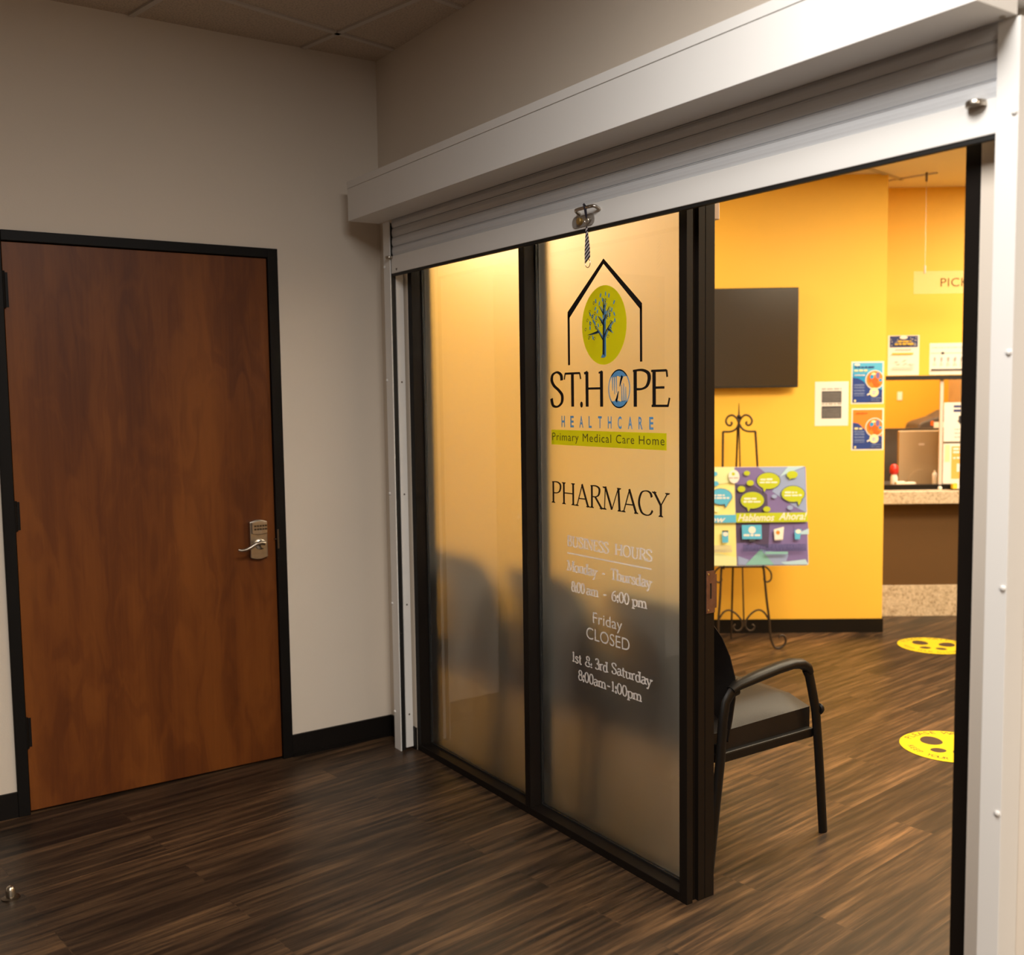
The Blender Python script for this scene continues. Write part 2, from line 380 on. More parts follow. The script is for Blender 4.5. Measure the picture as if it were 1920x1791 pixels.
# ------------------------------------------------------------------ door in the left wall
dr = thing('door_1', (0, -1.0, 0), kind='structure')
f = MB()
fo = .014
f.box(-.11, fo, D1 - .042, D1, 0, DT); f.box(-.11, fo, D0, D0 + .040, 0, DT); f.box(-.11, fo, D0 + .040, D1 - .042, DT - .037, DT)
f.box(-.11, -.046, D1 - .052, D1 - .042, 0, DT - .037); f.box(-.11, -.046, D0 + .04, D0 + .05, 0, DT - .037)
f.build('door_frame', M['door_black'], dr, bevel=.002)
MB().box(-.044, .000, -1.481, -.5135, .010, 2.073).build('door_slab', M['door'], dr, bevel=.0015)
for z0, z1 in ((1.840, 1.970), (1.045, 1.155), (.247, .362)):
    h = MB(); h.tube([(.007, -1.4825, z0), (.007, -1.4825, z1)], .0075, 10); h.box(-.01, .003, -1.4815, -1.4655, z0 + .004, z1 - .004)
    h.build('hinge', M['door_black'], dr)
lockp = MB()
def arch(y0, y1, z0, z1, rise):
    pts = []
    for i in range(9):
        t = i / 8; pts.append((y0 + (y1 - y0) * t, z1 - rise + rise * math.sin(math.pi * t)))
    for i in range(9):
        t = i / 8; pts.append((y1 + (y0 - y1) * t, z0 + rise - rise * math.sin(math.pi * t)))
    return pts
lockp.extrude(arch(-.626, -.553, .856, 1.018, .008), 'x', .0005, .020)
lk_o = lockp.build('keypad_lock', M['steel'], dr, bevel=.003)
LOCAL[lk_o.name] = LOCAL[dr.name]
kp = MB(); kp.extrude(arch(-.620, -.556, .958, 1.015, .005), 'x', .0195, .030); kp.build('keypad', M['steel'], lk_o, bevel=.002)
for r_ in range(2):
    for c_ in range(5):
        kb = MB(); y = -.611 + c_ * .0112; z = .998 - r_ * .013
        kb.box(.0295, .0325, y, y + .008, z - .008, z); kb.build('key_button', M['steel_dark'], lk_o)
MB().lathe([(.0105, 0), (.0105, .010), (.006, .011), (.006, .008)], (.0195, -.588, .968), (1, 0, 0)).build('key_cylinder', M['steel'], lk_o, smooth=True)
lv = MB(); lv.lathe([(.022, 0), (.021, .012), (.012, .016), (.012, .042)], (.019, -.585, .918), (1, 0, 0))
lv.tube([(.060, -.580, .926), (.062, -.597, .930), (.063, -.618, .926), (.063, -.64, .914), (.063, -.660, .906), (.062, -.678, .905), (.060, -.690, .909)], [.009, .009, .008, .007, .0065, .006, .005], 10)
lv.build('lever_handle', M['steel'], lk_o, smooth=True)
sp = MB(); sp.box(.0135, .0165, -.5095, -.503, .892, .972); sp.box(.0, .012, -.519, -.5095, .930, .934); sp.build('strike_plate', M['steel_dark'], dr)

# ------------------------------------------------------------------ storefront: two frosted panes, doorway
wn = thing('window_1', (1.05, .05, 0), kind='structure')
fx = MB()
FD = .115; ZT = 2.235
fx.box(.2415, .274, 0, FD, .0, ZT); fx.box(1.054, 1.087, 0, FD, .027, ZT)
fx.box(.274, 1.8575, 0, FD, 0, .027); fx.box(.274, 1.054, 0, FD, 2.19, ZT); fx.box(1.087, 1.8575, 0, FD, 2.19, ZT)
fx.build('window_frame', M['frame'], wn, bevel=.0015)
gk = MB()
for a, b in ((.274, 1.054), (1.087, 1.8575)):
    for y0, y1 in ((.046, .0545), (.0635, .072)):
        gk.box(a, a + .006, y0, y1, .027, 2.19); gk.box(b - .003, b, y0, y1, .027, 2.19); gk.box(a + .006, b - .003, y0, y1, .027, .033)
gk.build('glazing_gasket', M['black'], wn)
for a, b in ((.275, 1.053), (1.088, 1.8565)):
    p = MB(); y0, y1 = .055, .063; z0, z1 = .028, 2.189
    p.box(a, b, y0, y1, z0, z1); p.m[4] = 1
    po = p.build('glass_pane', [M['glass'], M['frost']], wn)
dj = thing('door_2', (2.3, .05, 0), kind='structure')
jb = MB(); jb.box(1.8575, 1.8895, 0, .0235, 0, ZT); jb.box(1.8575, 1.877, .0235, .046, 0, ZT); jb.box(1.8575, 1.8895, .046, .0715, 0, ZT); jb.box(1.8575, 1.8875, .0715, .0735, 0, ZT); jb.box(1.8575, 1.8895, .0735, .110, 0, ZT)
jb.box(2.731, 2.7665, 0, FD, 0, ZT); jb.box(1.8895, 2.731, 0, FD, 2.16, ZT)
jb.build('door_frame', M['frame'], dj, bevel=.001)
st = MB(); X = 1.8895
st.box(X, X + .0025, .076, .090, .863, .988); st.box(X, X + .0025, .097, .110, .863, .988); st.box(X, X + .0025, .090, .097, .863, .905); st.box(X, X + .0025, .090, .097, .951, .988)
st.box(X, X + .002, .110, .118, .876, .976)
so = st.build('strike_plate', M['bronze'], dj, label='bronze strike plate with a dark latch slot'); LOCAL[so.name] = LOCAL[dj.name]
MB().box(X - .001, X + .0006, .090, .097, .905, .951).build('latch_slot', M['black'], so)
for z in (.872, .979): MB().lathe([(.0035, 0), (.003, .0012)], (X + .0024, .084, z), (1, 0, 0), 10).build('screw', M['steel'], so)
tag(MB().box(1.832, 1.869, .1105, .150, 2.005, 2.10).build('alarm_contact', M['pale'], bevel=.003, loc=(1.85, .13, 2.0)),
    'small pale plastic box at the top of the black door jamb', 'sensor')

# ------------------------------------------------------------------ roller shutter
rs = thing('roller_shutter', (1.5, -.07, 0), 'white metal roller shutter pulled almost fully up above the glass storefront', 'shutter')
hd = MB()
hd.box(.1284, 2.8765, -.207, -.068, 2.228, 2.356); hd.box(.1284, 2.8765, -.2085, -.068, 2.358, 2.386); hd.box(.1284, 2.8765, -.068, -.0005, 2.262, 2.386)
hd.box(.13, 2.875, -.2055, -.07, 2.356, 2.358)
ho = hd.build('shutter_hood', M['white_metal'], rs, bevel=.002); LOCAL[ho.name] = LOCAL[rs.name]
MB().lathe([(.006, 0), (.006, .003), (.002, .004)], (2.856, -.085, 2.228), (0, 0, -1), 12).build('screw', M['steel'], ho)
MB().lathe([(.004, 0), (.004, .003), (.002, .004)], (.1284, -.20, 2.315), (-1, 0, 0), 12).build('screw', M['steel'], ho)
for (a, b, side) in ((.1636, .2201, 1), (2.8363, 2.8831, -1)):
    r_ = MB()
    r_.box(a, b, -.068, -.063, 0, 2.226)                      # front flange
    if side == 1: r_.box(a, a + .012, -.063, -.009, 0, 2.226); r_.box(a + .012, b + .0025, -.043, -.009, .012, 2.226)
    else: r_.box(b - .012, b, -.063, -.0005, 0, 2.226); r_.box(a, b - .012, -.043, -.0005, 0, 2.226)
    ro = r_.build('guide_rail', M['white_metal'], rs, bevel=.001); LOCAL[ro.name] = LOCAL[rs.name]
    x = b - .0075 if side == -1 else a + .008
    for z in (.163, .633, 1.103, 1.578, 2.045):
        MB().lathe([(.0062, 0), (.0062, .0022), (.0045, .0042), (.001, .005)], (x, -.068, z), (0, -1, 0), 14).build('rivet_cap', M['white_metal'], ro, smooth=True)
    if side == 1:
        for z in (.155, .63, 1.1, 1.57):
            MB().lathe([(.004, 0), (.003, .002)], (b + .0025, -.026, z), (1, 0, 0), 10).build('screw', M['steel_dark'], ro)
        MB().box(a + .0125, b - .001, -.062, -.044, .002, 2.22).build('slot_shade_strip', M['black'], ro)  # black strip filling the open rail slot, painting in its inner shade
# slat curtain
lines = [2.086, 2.1225, 2.160, 2.1965, 2.233, 2.27]
prof = []
for i in range(len(lines) - 1):
    a, b = lines[i], lines[i + 1]; d = b - a
    for t, y in ((0, -.0490), (.035, -.0550), (.30, -.0582), (.55, -.0590), (.78, -.0575), (.86, -.0560), (.90, -.0580), (.945, -.0575), (.965, -.0490)):
        prof.append((y, a + d * t))
poly = prof + [(-.048, lines[-1]), (-.048, lines[0])]
cu_ = MB()
n = len(prof)
x0, x1 = .2235, 2.836
cu_.add([(x0, y, z) for y, z in poly] + [(x1, y, z) for y, z in poly], [(i, i + 1, len(poly) + i + 1, len(poly) + i) for i in range(len(poly) - 1)])
cu_.build('slat_curtain', M['slat'], rs)
bbm = MB().box(.2235, 2.836, -.0635, -.046, 2.0135, 2.0845)
bo = bbm.build('bottom_bar', M['white_metal'], rs, bevel=.002); LOCAL[bo.name] = LOCAL[rs.name]
MB().box(.2235, 2.836, -.061, -.048, 2.004, 2.0135).build('rubber_seal', M['black'], rs)
MB().lathe([(.0195, 0), (.0205, .002), (.0205, .010), (.019, .0125)], (2.795, -.070, 2.072), (0, 0, 1), 24).build('stop_knob', M['steel'], bo, smooth=True)
MB().lathe([(.0155, 0), (.0165, .002), (.0165, .008), (.015, .010)], (.222, -.072, 2.074), (0, 0, 1), 24).build('stop_knob', M['steel'], bo, smooth=True)
hn = MB(); hn.tube([(1.486, -.062, 2.060), (1.487, -.072, 2.063), (1.490, -.082, 2.067), (1.497, -.087, 2.069), (1.509, -.088, 2.070), (1.567, -.088, 2.070), (1.579, -.086, 2.070), (1.584, -.080, 2.068), (1.584, -.062, 2.060)], .0052, 10)
hn.build('pull_handle', M['steel'], bo, smooth=True)
ov = []
for i in range(24):
    a = 2 * math.pi * i / 24; ov.append((1.505 + (.037 if math.cos(a) > 0 else -.037) + .0175 * math.cos(a), 2.038 + .0175 * math.sin(a)))
lp = MB().extrude(ov, 'y', -.0635, -.0665).build('lock_plate', M['plate'], bo, label='oval steel lock plate')
MB().lathe([(.0112, 0), (.0112, .010), (.009, .012)], (1.4945, -.066, 2.038), (0, -1, 0), 20).build('lock_cylinder', M['brass'], bo, smooth=True, label='brass lock cylinder')
MB().extrude([(.262, 2.031), (.276, 2.031), (.269, 2.021)], 'y', -.0635, -.0645).build('arrow_mark', M['steel_dark'], bo)

# key with striped strap hanging from the lock
ky = thing('key_strap', (1.5525, -.080, 2.03), 'striped black and white key strap hanging from the shutter lock', 'key strap')
k_ = MB(); k_.tube([(1.5505, -0.0975, 2.079), (1.5555, -0.1040, 2.075), (1.5565, -0.1020, 2.07), (1.5545, -0.0960, 2.05), (1.5525, -0.0900, 2.037), (1.5505, -0.0880, 2.045), (1.5475, -0.0890, 2.07), (1.5475, -0.0905, 2.075)], .0022, 8, closed=True)
k_.build('cord', M['strapd'], ky, smooth=True)
kk = MB(); kk.tube([(1.5505, -0.0720, 2.038), (1.5505, -0.0890, 2.036)], .003, 8)
kk.tube([(1.5525 + .009 * math.cos(a), -0.0900, 2.030 + .009 * math.sin(a)) for a in [i * math.pi / 8 for i in range(16)]], .0016, 6, closed=True)
kk.build('key', M['steel'], ky, smooth=True)
sb = MB(); ZT_, ZB_ = 2.012, 1.911
def strap_w(z):
    t = (ZT_ - z) / (ZT_ - ZB_); return .0018 + .0105 * min(1, t * 1.35) ** .8
sb2 = []
N = 17
for i in range(N):
    z0, z1 = ZT_ + (ZB_ - ZT_) * i / N, ZT_ + (ZB_ - ZT_) * (i + 1) / N
    sl = .009
    a0, a1 = strap_w(z0), strap_w(z1); c0 = 1.5525 + .004 * i / N; c1 = 1.5525 + .004 * (i + 1) / N
    for y, rv in ((-0.0912, 0), (-0.0898, 1)):
        k1, k0 = sl * a0 / .012, sl * a1 / .012
        sb.add([(c0 - a0, y, z0 - k1), (c0 + a0, y, z0 + k1), (c1 + a1, y, z1 + k0), (c1 - a1, y, z1 - k0)], [(0, 1, 2, 3)], i % 2)
sb.build('strap', [M['strapd'], M['strap']], ky, weld=False)
rg = MB(); rg.tube([(1.5575 + .0115 * math.cos(a), -0.0905, 1.902 + .0125 * math.sin(a)) for a in [i * math.pi / 12 for i in range(24)]], .0013, 6, closed=True)
rg.build('split_ring', M['steel'], ky, smooth=True)

# ------------------------------------------------------------------ flat graphics: polygons, strokes, letters
SANS = {}
def sans_polys(text, spacing=1.0, shear=0, bold=0):
    key = (text, spacing, shear, bold)
    if key in SANS: return SANS[key]
    c = bpy.data.curves.new('lettering', 'FONT'); c.body = text; c.space_character = spacing; c.shear = shear; c.offset = bold
    c.resolution_u = 4
    o = bpy.data.objects.new('lettering', c); COL.objects.link(o)
    dg = bpy.context.evaluated_depsgraph_get(); dg.update()
    me = o.evaluated_get(dg).to_mesh()
    out = ([(v.co.x, v.co.y) for v in me.vertices], [tuple(p.vertices) for p in me.polygons])
    o.evaluated_get(dg).to_mesh_clear(); bpy.data.objects.remove(o); bpy.data.curves.remove(c)
    SANS[key] = out; return out
CAP = None
def smoothpts(p, k=7):
    out = []
    for i in range(len(p) - 1):
        p0, p1, p2, p3 = p[max(i - 1, 0)], p[i], p[i + 1], p[min(i + 2, len(p) - 1)]
        for j in range(k):
            t = j / k
            out.append(tuple(.5 * ((2 * p1[a]) + (-p0[a] + p2[a]) * t + (2 * p0[a] - 5 * p1[a] + 4 * p2[a] - p3[a]) * t * t + (-p0[a] + 3 * p1[a] - 3 * p2[a] + p3[a]) * t ** 3) for a in (0, 1)))
    return out + [p[-1]]
# stroke letters with pen contrast: 'L' straight, 'C' curved; optional width factor; serifs at listed points
el = lambda cx, cy, rx, ry, a0=90, a1=450, n=16: [(cx + rx * math.cos(R(a0 + (a1 - a0) * i / n)), cy + ry * math.sin(R(a0 + (a1 - a0) * i / n))) for i in range(n + 1)]
GL = {
 'S': (.52, [('C', [(.44,.76),(.41,.92),(.26,1.0),(.10,.93),(.06,.77),(.15,.61),(.33,.47),(.45,.32),(.43,.12),(.27,0),(.10,.04),(.04,.24)])], []),
 'T': (.60, [('L', [(.30,0),(.30,1)]), ('L', [(.03,.975),(.57,.975)]), ('L', [(.04,.98),(.005,.80)], .45), ('L', [(.56,.98),(.595,.80)], .45)], [(.30,0)]),
 'H': (.70, [('L', [(.12,0),(.12,1)]), ('L', [(.58,0),(.58,1)]), ('L', [(.12,.52),(.58,.52)])], [(.12,0),(.12,1),(.58,0),(.58,1)]),
 'P': (.54, [('L', [(.12,0),(.12,1)]), ('C', [(.06,.97),(.30,.985),(.46,.90),(.49,.74),(.43,.56),(.30,.48),(.14,.475)])], [(.12,0)]),
 'E': (.56, [('L', [(.12,0),(.12,1)]), ('L', [(.04,.975),(.46,.975)]), ('L', [(.05,.025),(.50,.025)]), ('L', [(.12,.52),(.40,.52)]), ('L', [(.455,.985),(.475,.80)], .5), ('L', [(.49,.01),(.535,.24)], .5)], []),
 'A': (.66, [('L', [(.06,0),(.33,1)], .6), ('L', [(.31,1),(.60,0)]), ('L', [(.16,.35),(.48,.35)])], [(.06,0),(.60,0)]),
 'R': (.60, [('L', [(.12,0),(.12,1)]), ('C', [(.06,.975),(.30,.985),(.45,.90),(.47,.75),(.42,.59),(.30,.51),(.13,.505)]), ('L', [(.27,.51),(.58,.0)])], [(.12,0),(.57,0)]),
 'M': (.88, [('L', [(.10,0),(.14,1)], .5), ('L', [(.14,1),(.43,.04)]), ('L', [(.43,.04),(.72,1)], .5), ('L', [(.72,1),(.77,0)])], [(.10,0),(.77,0),(.11,1),(.75,1)]),
 'C': (.64, [('C', [(.58,.76),(.52,.93),(.36,1.0),(.16,.90),(.06,.5),(.16,.11),(.36,0),(.52,.06),(.61,.22)])], []),
 'Y': (.60, [('L', [(.03,1),(.30,.46)]), ('L', [(.57,1),(.30,.46)], .6), ('L', [(.30,.48),(.30,0)])], [(.04,1),(.56,1),(.30,0)]),
 'B': (.56, [('L', [(.12,0),(.12,1)]), ('C', [(.06,.975),(.28,.985),(.42,.90),(.43,.76),(.37,.58),(.13,.53)]), ('C', [(.13,.53),(.38,.50),(.49,.37),(.48,.18),(.38,.04),(.06,.025)])], []),
 'U': (.70, [('L', [(.14,1),(.14,.35)]), ('C', [(.14,.36),(.16,.12),(.33,.0),(.50,.08),(.56,.32)]), ('L', [(.56,.3),(.56,1)], .6)], [(.14,1),(.56,1)]),
 'I': (.28, [('L', [(.14,0),(.14,1)])], [(.14,0),(.14,1)]),
 'N': (.74, [('L', [(.12,0),(.12,1)], .55), ('L', [(.10,1),(.62,0)]), ('L', [(.62,0),(.62,1)], .55)], [(.12,0),(.08,1),(.62,1)]),
 'O': (.74, [('C', el(.37,.5,.31,.49))], []),
 'F': (.5, [('L', [(.12,0),(.12,1)]), ('L', [(.04,.975),(.46,.975)]), ('L', [(.12,.52),(.38,.52)])], [(.12,0)]),
 'o': (.50, [('C', el(.25,.31,.20,.31))], []),
 'n': (.56, [('L', [(.12,0),(.12,.62)]), ('C', [(.12,.46),(.22,.60),(.34,.63),(.43,.54),(.45,.36)]), ('L', [(.45,.40),(.45,0)])], [(.12,0),(.45,0),(.09,.61)]),
 'm': (.86, [('L', [(.12,0),(.12,.62)]), ('C', [(.12,.46),(.20,.60),(.30,.63),(.39,.54),(.42,.36)]), ('L', [(.42,.40),(.42,0)]), ('C', [(.42,.46),(.50,.60),(.60,.63),(.70,.54),(.73,.36)]), ('L', [(.73,.40),(.73,0)])], [(.12,0),(.42,0),(.73,0),(.09,.61)]),
 'd': (.54, [('C', el(.23,.31,.18,.31)), ('L', [(.42,0),(.42,1)])], [(.45,.02),(.39,.99)]),
 'a': (.48, [('C', [(.08,.52),(.16,.62),(.30,.61),(.36,.48),(.36,.30)]), ('L', [(.36,.40),(.36,.02)]), ('C', [(.36,.38),(.20,.36),(.07,.24),(.08,.08),(.18,0),(.30,.08),(.36,.18)])], [(.40,.02)]),
 'y': (.52, [('L', [(.06,.62),(.27,.02)]), ('L', [(.46,.62),(.20,-.2)], .6), ('C', [(.21,-.17),(.13,-.28),(.04,-.24)])], [(.06,.61),(.46,.61)]),
 'h': (.56, [('L', [(.12,0),(.12,1)]), ('C', [(.12,.46),(.22,.60),(.34,.63),(.43,.54),(.45,.36)]), ('L', [(.45,.40),(.45,0)])], [(.12,0),(.45,0),(.09,.99)]),
 'u': (.56, [('L', [(.11,.62),(.11,.22)]), ('C', [(.11,.24),(.14,.05),(.26,0),(.38,.08),(.44,.2)]), ('L', [(.44,.62),(.44,0)])], [(.09,.61),(.42,.61),(.47,.01)]),
 'r': (.40, [('L', [(.12,0),(.12,.62)]), ('C', [(.12,.42),(.20,.58),(.30,.63),(.38,.58)])], [(.12,0),(.09,.61)]),
 's': (.40, [('C', [(.31,.48),(.27,.59),(.18,.62),(.08,.56),(.08,.44),(.20,.33),(.32,.23),(.31,.07),(.19,0),(.09,.03),(.05,.16)])], []),
 'p': (.54, [('L', [(.12,-.28),(.12,.62)]), ('C', el(.30,.31,.18,.31))], [(.12,-.28),(.09,.61)]),
 't': (.34, [('L', [(.14,.85),(.14,.15)]), ('C', [(.14,.18),(.17,.02),(.25,0),(.32,.06)]), ('L', [(.02,.60),(.30,.60)])], []),
 '0': (.50, [('C', el(.25,.5,.19,.5))], []), '1': (.40, [('L', [(.21,0),(.21,1)]), ('L', [(.08,.86),(.22,1)], .6)], [(.21,0)]),
 '3': (.48, [('C', [(.06,.82),(.14,.97),(.28,.99),(.38,.88),(.37,.70),(.28,.57),(.16,.53)]), ('C', [(.16,.53),(.34,.48),(.43,.34),(.41,.14),(.28,.01),(.12,.02),(.05,.14)])], []),
 '6': (.50, [('C', [(.42,.97),(.22,.85),(.09,.60),(.06,.34),(.12,.08),(.26,0),(.40,.10),(.44,.32),(.38,.52),(.25,.58),(.10,.42)])], []),
 '8': (.48, [('C', el(.24,.76,.15,.23)), ('C', el(.24,.27,.19,.27))], []),
 '&': (.72, [('C', [(.66,.44),(.56,.18),(.38,.02),(.18,.02),(.08,.18),(.14,.38),(.34,.56),(.44,.76),(.38,.94),(.26,.97),(.19,.84),(.22,.66),(.40,.36),(.58,.08),(.70,.02)])], []),
 ':': (.20, [('D', [(.10,.07)]), ('D', [(.10,.52)])], []), '.': (.20, [('D', [(.10,.07)])], []), '-': (.34, [('L', [(.05,.32),(.29,.32)], 1.6)], []), ' ': (.30, [], []),
}
class G(MB):
    """printed or cut graphics in an upright plane: x across, z up, facing -y; every call lies a hair in front of the last"""
    def __init__(s, y, step=.0003): super().__init__(); s.y = y; s.step = step
    def nxt(s): s.y -= s.step
    def poly(s, pts, m=0, keep=False):
        if not keep: s.nxt()
        return s.add([(x, s.y, z) for x, z in pts], [tuple(range(len(pts)))], m)
    def rect(s, x0, x1, z0, z1, m=0, keep=False): return s.poly([(x0, z0), (x1, z0), (x1, z1), (x0, z1)], m, keep)
    def oval(s, cx, cz, rx, rz, m=0, n=36, keep=False): return s.poly([(cx + rx * math.cos(2 * math.pi * i / n), cz + rz * math.sin(2 * math.pi * i / n)) for i in range(n)], m, keep)
    def ring(s, cx, cz, rx, rz, w, m=0, n=40):
        s.nxt(); k = len(s.v)
        for i in range(n):
            a = 2 * math.pi * i / n
            s.v += [(cx + rx * math.cos(a), s.y, cz + rz * math.sin(a)), (cx + (rx - w) * math.cos(a), s.y, cz + (rz - w) * math.sin(a))]
        for i in range(n):
            j = (i + 1) % n; s.f.append((k + 2 * i, k + 2 * j, k + 2 * j + 1, k + 2 * i + 1)); s.m.append(m)
        return s
    def ribbon(s, pts, ws, m=0, keep=False):
        if not keep: s.nxt()
        n = len(pts); ws = ws if isinstance(ws, list) else [ws] * n; k = len(s.v)
        for i, (x, z) in enumerate(pts):
            a, b = pts[max(i - 1, 0)], pts[min(i + 1, n - 1)]; dx, dz = b[0] - a[0], b[1] - a[1]; l = math.hypot(dx, dz) or 1
            nx, nz = -dz / l * ws[i] / 2, dx / l * ws[i] / 2
            s.v += [(x + nx, s.y, z + nz), (x - nx, s.y, z - nz)]
        for i in range(n - 1): s.f.append((k + 2 * i, k + 2 * i + 1, k + 2 * i + 3, k + 2 * i + 2)); s.m.append(m)
        return s
    def sans(s, text, x0, x1, zb, cap, m=0, spacing=1.0, shear=0, bold=0):
        s.nxt(); vs, fs = sans_polys(text, spacing, shear, bold); hv, _ = sans_polys('H'); ch = max(v[1] for v in hv)
        a, b = min(v[0] for v in vs), max(v[0] for v in vs); k = (x1 - x0) / (b - a)
        return s.add([(x0 + (x - a) * k, s.y, zb + z * cap / ch) for x, z in vs], fs, m)
    def glyph(s, ch, x0, zb, sx, sz, m, thick, thin, serif=True):
        """thick, thin in metres"""
        adv, strokes, serifs = GL[ch]
        T = lambda p: (x0 + p[0] * sx, zb + p[1] * sz)
        for stx in strokes:
            fac = stx[2] if len(stx) > 2 else 1
            if stx[0] == 'D': s.oval(*T(stx[1][0]), thick * .68, thick * .85, m, 14, keep=True); continue
            pts = [T(p) for p in (smoothpts(stx[1]) if stx[0] == 'C' else stx[1])]
            ws = []
            for i in range(len(pts)):
                a, b = pts[max(i - 1, 0)], pts[min(i + 1, len(pts) - 1)]
                ang = math.atan2(b[1] - a[1], b[0] - a[0]); ws.append((thin + (thick - thin) * abs(math.sin(ang - R(8))) ** 1.4) * fac)
            s.y -= .00006; s.ribbon(pts, ws, m, keep=True)
        if serif:
            for p in serifs:
                s.y -= .00006; x, z = T(p); up = -1 if p[1] > .3 else 1; hw = thick * 1.02; th = thin * .6
                s.poly([(x - hw, z), (x + hw, z), (x + hw, z + up * th), (x + thick * .5, z + up * th * 2.4), (x - thick * .5, z + up * th * 2.4), (x - hw, z + up * th)], m, keep=True)
    def serif(s, text, x0, x1, zb, cap, m=0, weight=.12, contrast=.34, gap=.0):
        tot = sum(GL[c][0] + gap for c in text) - gap; sx = (x1 - x0) / tot; s.nxt(); x = x0
        th = weight * min(sx * 1.1, cap)
        for c in text:
            s.glyph(c, x, zb, sx, cap, m, th, th * contrast); x += (GL[c][0] + gap) * sx
        return s
    def words(s, x0, x1, z, h, m=0, fill=.9):
        """a line of print too small and soft to read"""
        s.nxt(); x = x0
        while x < x1 - h * .4:
            wd = random.uniform(1.2, 4) * h; e = min(x + wd, x1)
            s.rect(x, e, z, z + h * random.uniform(.75, 1), m, keep=True); x = e + h * .5
        return s

# ------------------------------------------------------------------ lettering on the frosted pane
GY = .0546
lg = thing('logo_decal', (1.455, GY, 1.6), 'healthcare logo with a house outline, tree and name on the frosted pane', 'sign')
b = G(GY); b.ribbon([(1.268, 1.606), (1.268, 1.775)], .0115, 0, True)
b.poly([(1.454, 1.938), (1.2625, 1.783), (1.2625, 1.755), (1.2745, 1.764), (1.454, 1.921)], 0, True)
b.poly([(1.454, 1.938), (1.454, 1.921), (1.6275, 1.766), (1.638, 1.752), (1.638, 1.782)], 0, True); b.ribbon([(1.6328, 1.605), (1.6328, 1.775)], .0105, 0, True)
b.build('house_outline', M['lblack'], lg, weld=False)
MB_ov = G(GY); MB_ov.oval(1.4535, 1.7275, .1125, .126, 0, 48); MB_ov.build('green_disc', M['lime'], lg, weld=False, label='lime green disc')
t = G(GY - .0006)
def branch(pts, w0, w1, m): pts = smoothpts(pts, 5); t.ribbon(pts, [w0 + (w1 - w0) * i / (len(pts) - 1) for i in range(len(pts))], m)
TR = [([(1.4555,1.628),(1.4565,1.70),(1.4570,1.78),(1.4575,1.812)], .011, .0025),
      ([(1.457,1.688),(1.474,1.712),(1.500,1.737)], .006, .003), ([(1.455,1.680),(1.436,1.702),(1.412,1.728)], .005, .002),
      ([(1.457,1.737),(1.472,1.762),(1.487,1.784)], .005, .002), ([(1.457,1.728),(1.443,1.745),(1.430,1.758)], .006, .002),
      ([(1.478,1.716),(1.490,1.708),(1.500,1.700)], .006, .001), ([(1.430,1.708),(1.405,1.704),(1.376,1.700)], .007, .001),
      ([(1.457,1.765),(1.446,1.778),(1.438,1.789)], .005, .0015), ([(1.458,1.775),(1.465,1.790),(1.470,1.798)], .004, .001)]
for p, a, c in TR: branch([(x + .004, z - .001) for x, z in p], a * 1.15, c * 1.3, 1)
for p, a, c in TR: branch(p, a, c, 0)
t.poly([(1.4455, 1.624), (1.4675, 1.624), (1.4595, 1.634), (1.4525, 1.634)], 1)
rr = random.Random(3)
for x, z in [(1.446,1.822),(1.472,1.825),(1.489,1.818),(1.457,1.808),(1.423,1.806),(1.515,1.795),(1.422,1.782),(1.395,1.765),(1.409,1.758),(1.433,1.772),(1.414,1.742),(1.395,1.738),(1.421,1.735),(1.396,1.722),(1.411,1.690),(1.507,1.772),(1.497,1.757),(1.520,1.758),(1.523,1.738),(1.503,1.720),(1.476,1.735),(1.483,1.765),(1.442,1.727),(1.468,1.752),(1.449,1.796),(1.432,1.752)]:
    a = rr.uniform(-.6, .6); t.poly([(x + .0035 * math.cos(q) * math.cos(a) - .0075 * math.sin(q) * math.sin(a), z + .0035 * math.cos(q) * math.sin(a) + .0075 * math.sin(q) * math.cos(a)) for q in [i * math.pi / 5 for i in range(10)]], 1)
for x, z in [(1.421,1.798),(1.481,1.802),(1.401,1.772),(1.427,1.764),(1.389,1.745),(1.405,1.733),(1.380,1.716),(1.398,1.688),(1.426,1.684),(1.474,1.688),(1.495,1.688),(1.507,1.711),(1.510,1.732),(1.496,1.746),(1.485,1.752),(1.508,1.762),(1.464,1.728),(1.440,1.741),(1.438,1.718),(1.419,1.755)]:
    p = [(x + .0062 * (1 - .1 * i) * math.cos(i * .8), z + .0075 * (1 - .1 * i) * math.sin(i * .8)) for i in range(9)]
    t.ribbon(p, .0018, 0)
t.build('tree_emblem', [M['lnavy'], M['lblue']], lg, weld=False, label='navy and blue tree')
nm = G(GY); c_ = 1.467
def gl_(ch, xa, xb, h, w=.0158):
    ad = GL[ch][0]; nm.glyph(ch, xa, c_, (xb - xa) / ad, h, 0, w, w * .42, serif=False)
gl_('S', 1.160, 1.238, .117); gl_('T', 1.240, 1.332, .114)
nm.oval(1.3345, c_ + .007, .0075, .010, 0, 16, keep=True)
gl_('H', 1.345, 1.460, .114); nm.ribbon([(1.350, c_ + .109), (1.368, c_ + .114)], .008, 0, True); nm.ribbon([(1.426, c_ + .109), (1.444, c_ + .114)], .006, 0, True)
nm.build('name_word', M['lblack'], lg, weld=False); nm = G(GY)
gl_('P', 1.584, 1.678, .114); gl_('E', 1.672, 1.764, .111)
nm.build('name_word', M['lblack'], lg, weld=False)
em = G(GY); EX, EZ, EA, EB = 1.528, 1.5235, .0535, .0615
q = lambda x, z: (EX + x * EA, EZ + z * EB)
em.ring(EX, EZ, EA, EB, .0042, 0)
arc = lambda a0, a1, n=14: [q(math.cos(R(a0 + (a1 - a0) * i / n)), math.sin(R(a0 + (a1 - a0) * i / n))) for i in range(n + 1)]
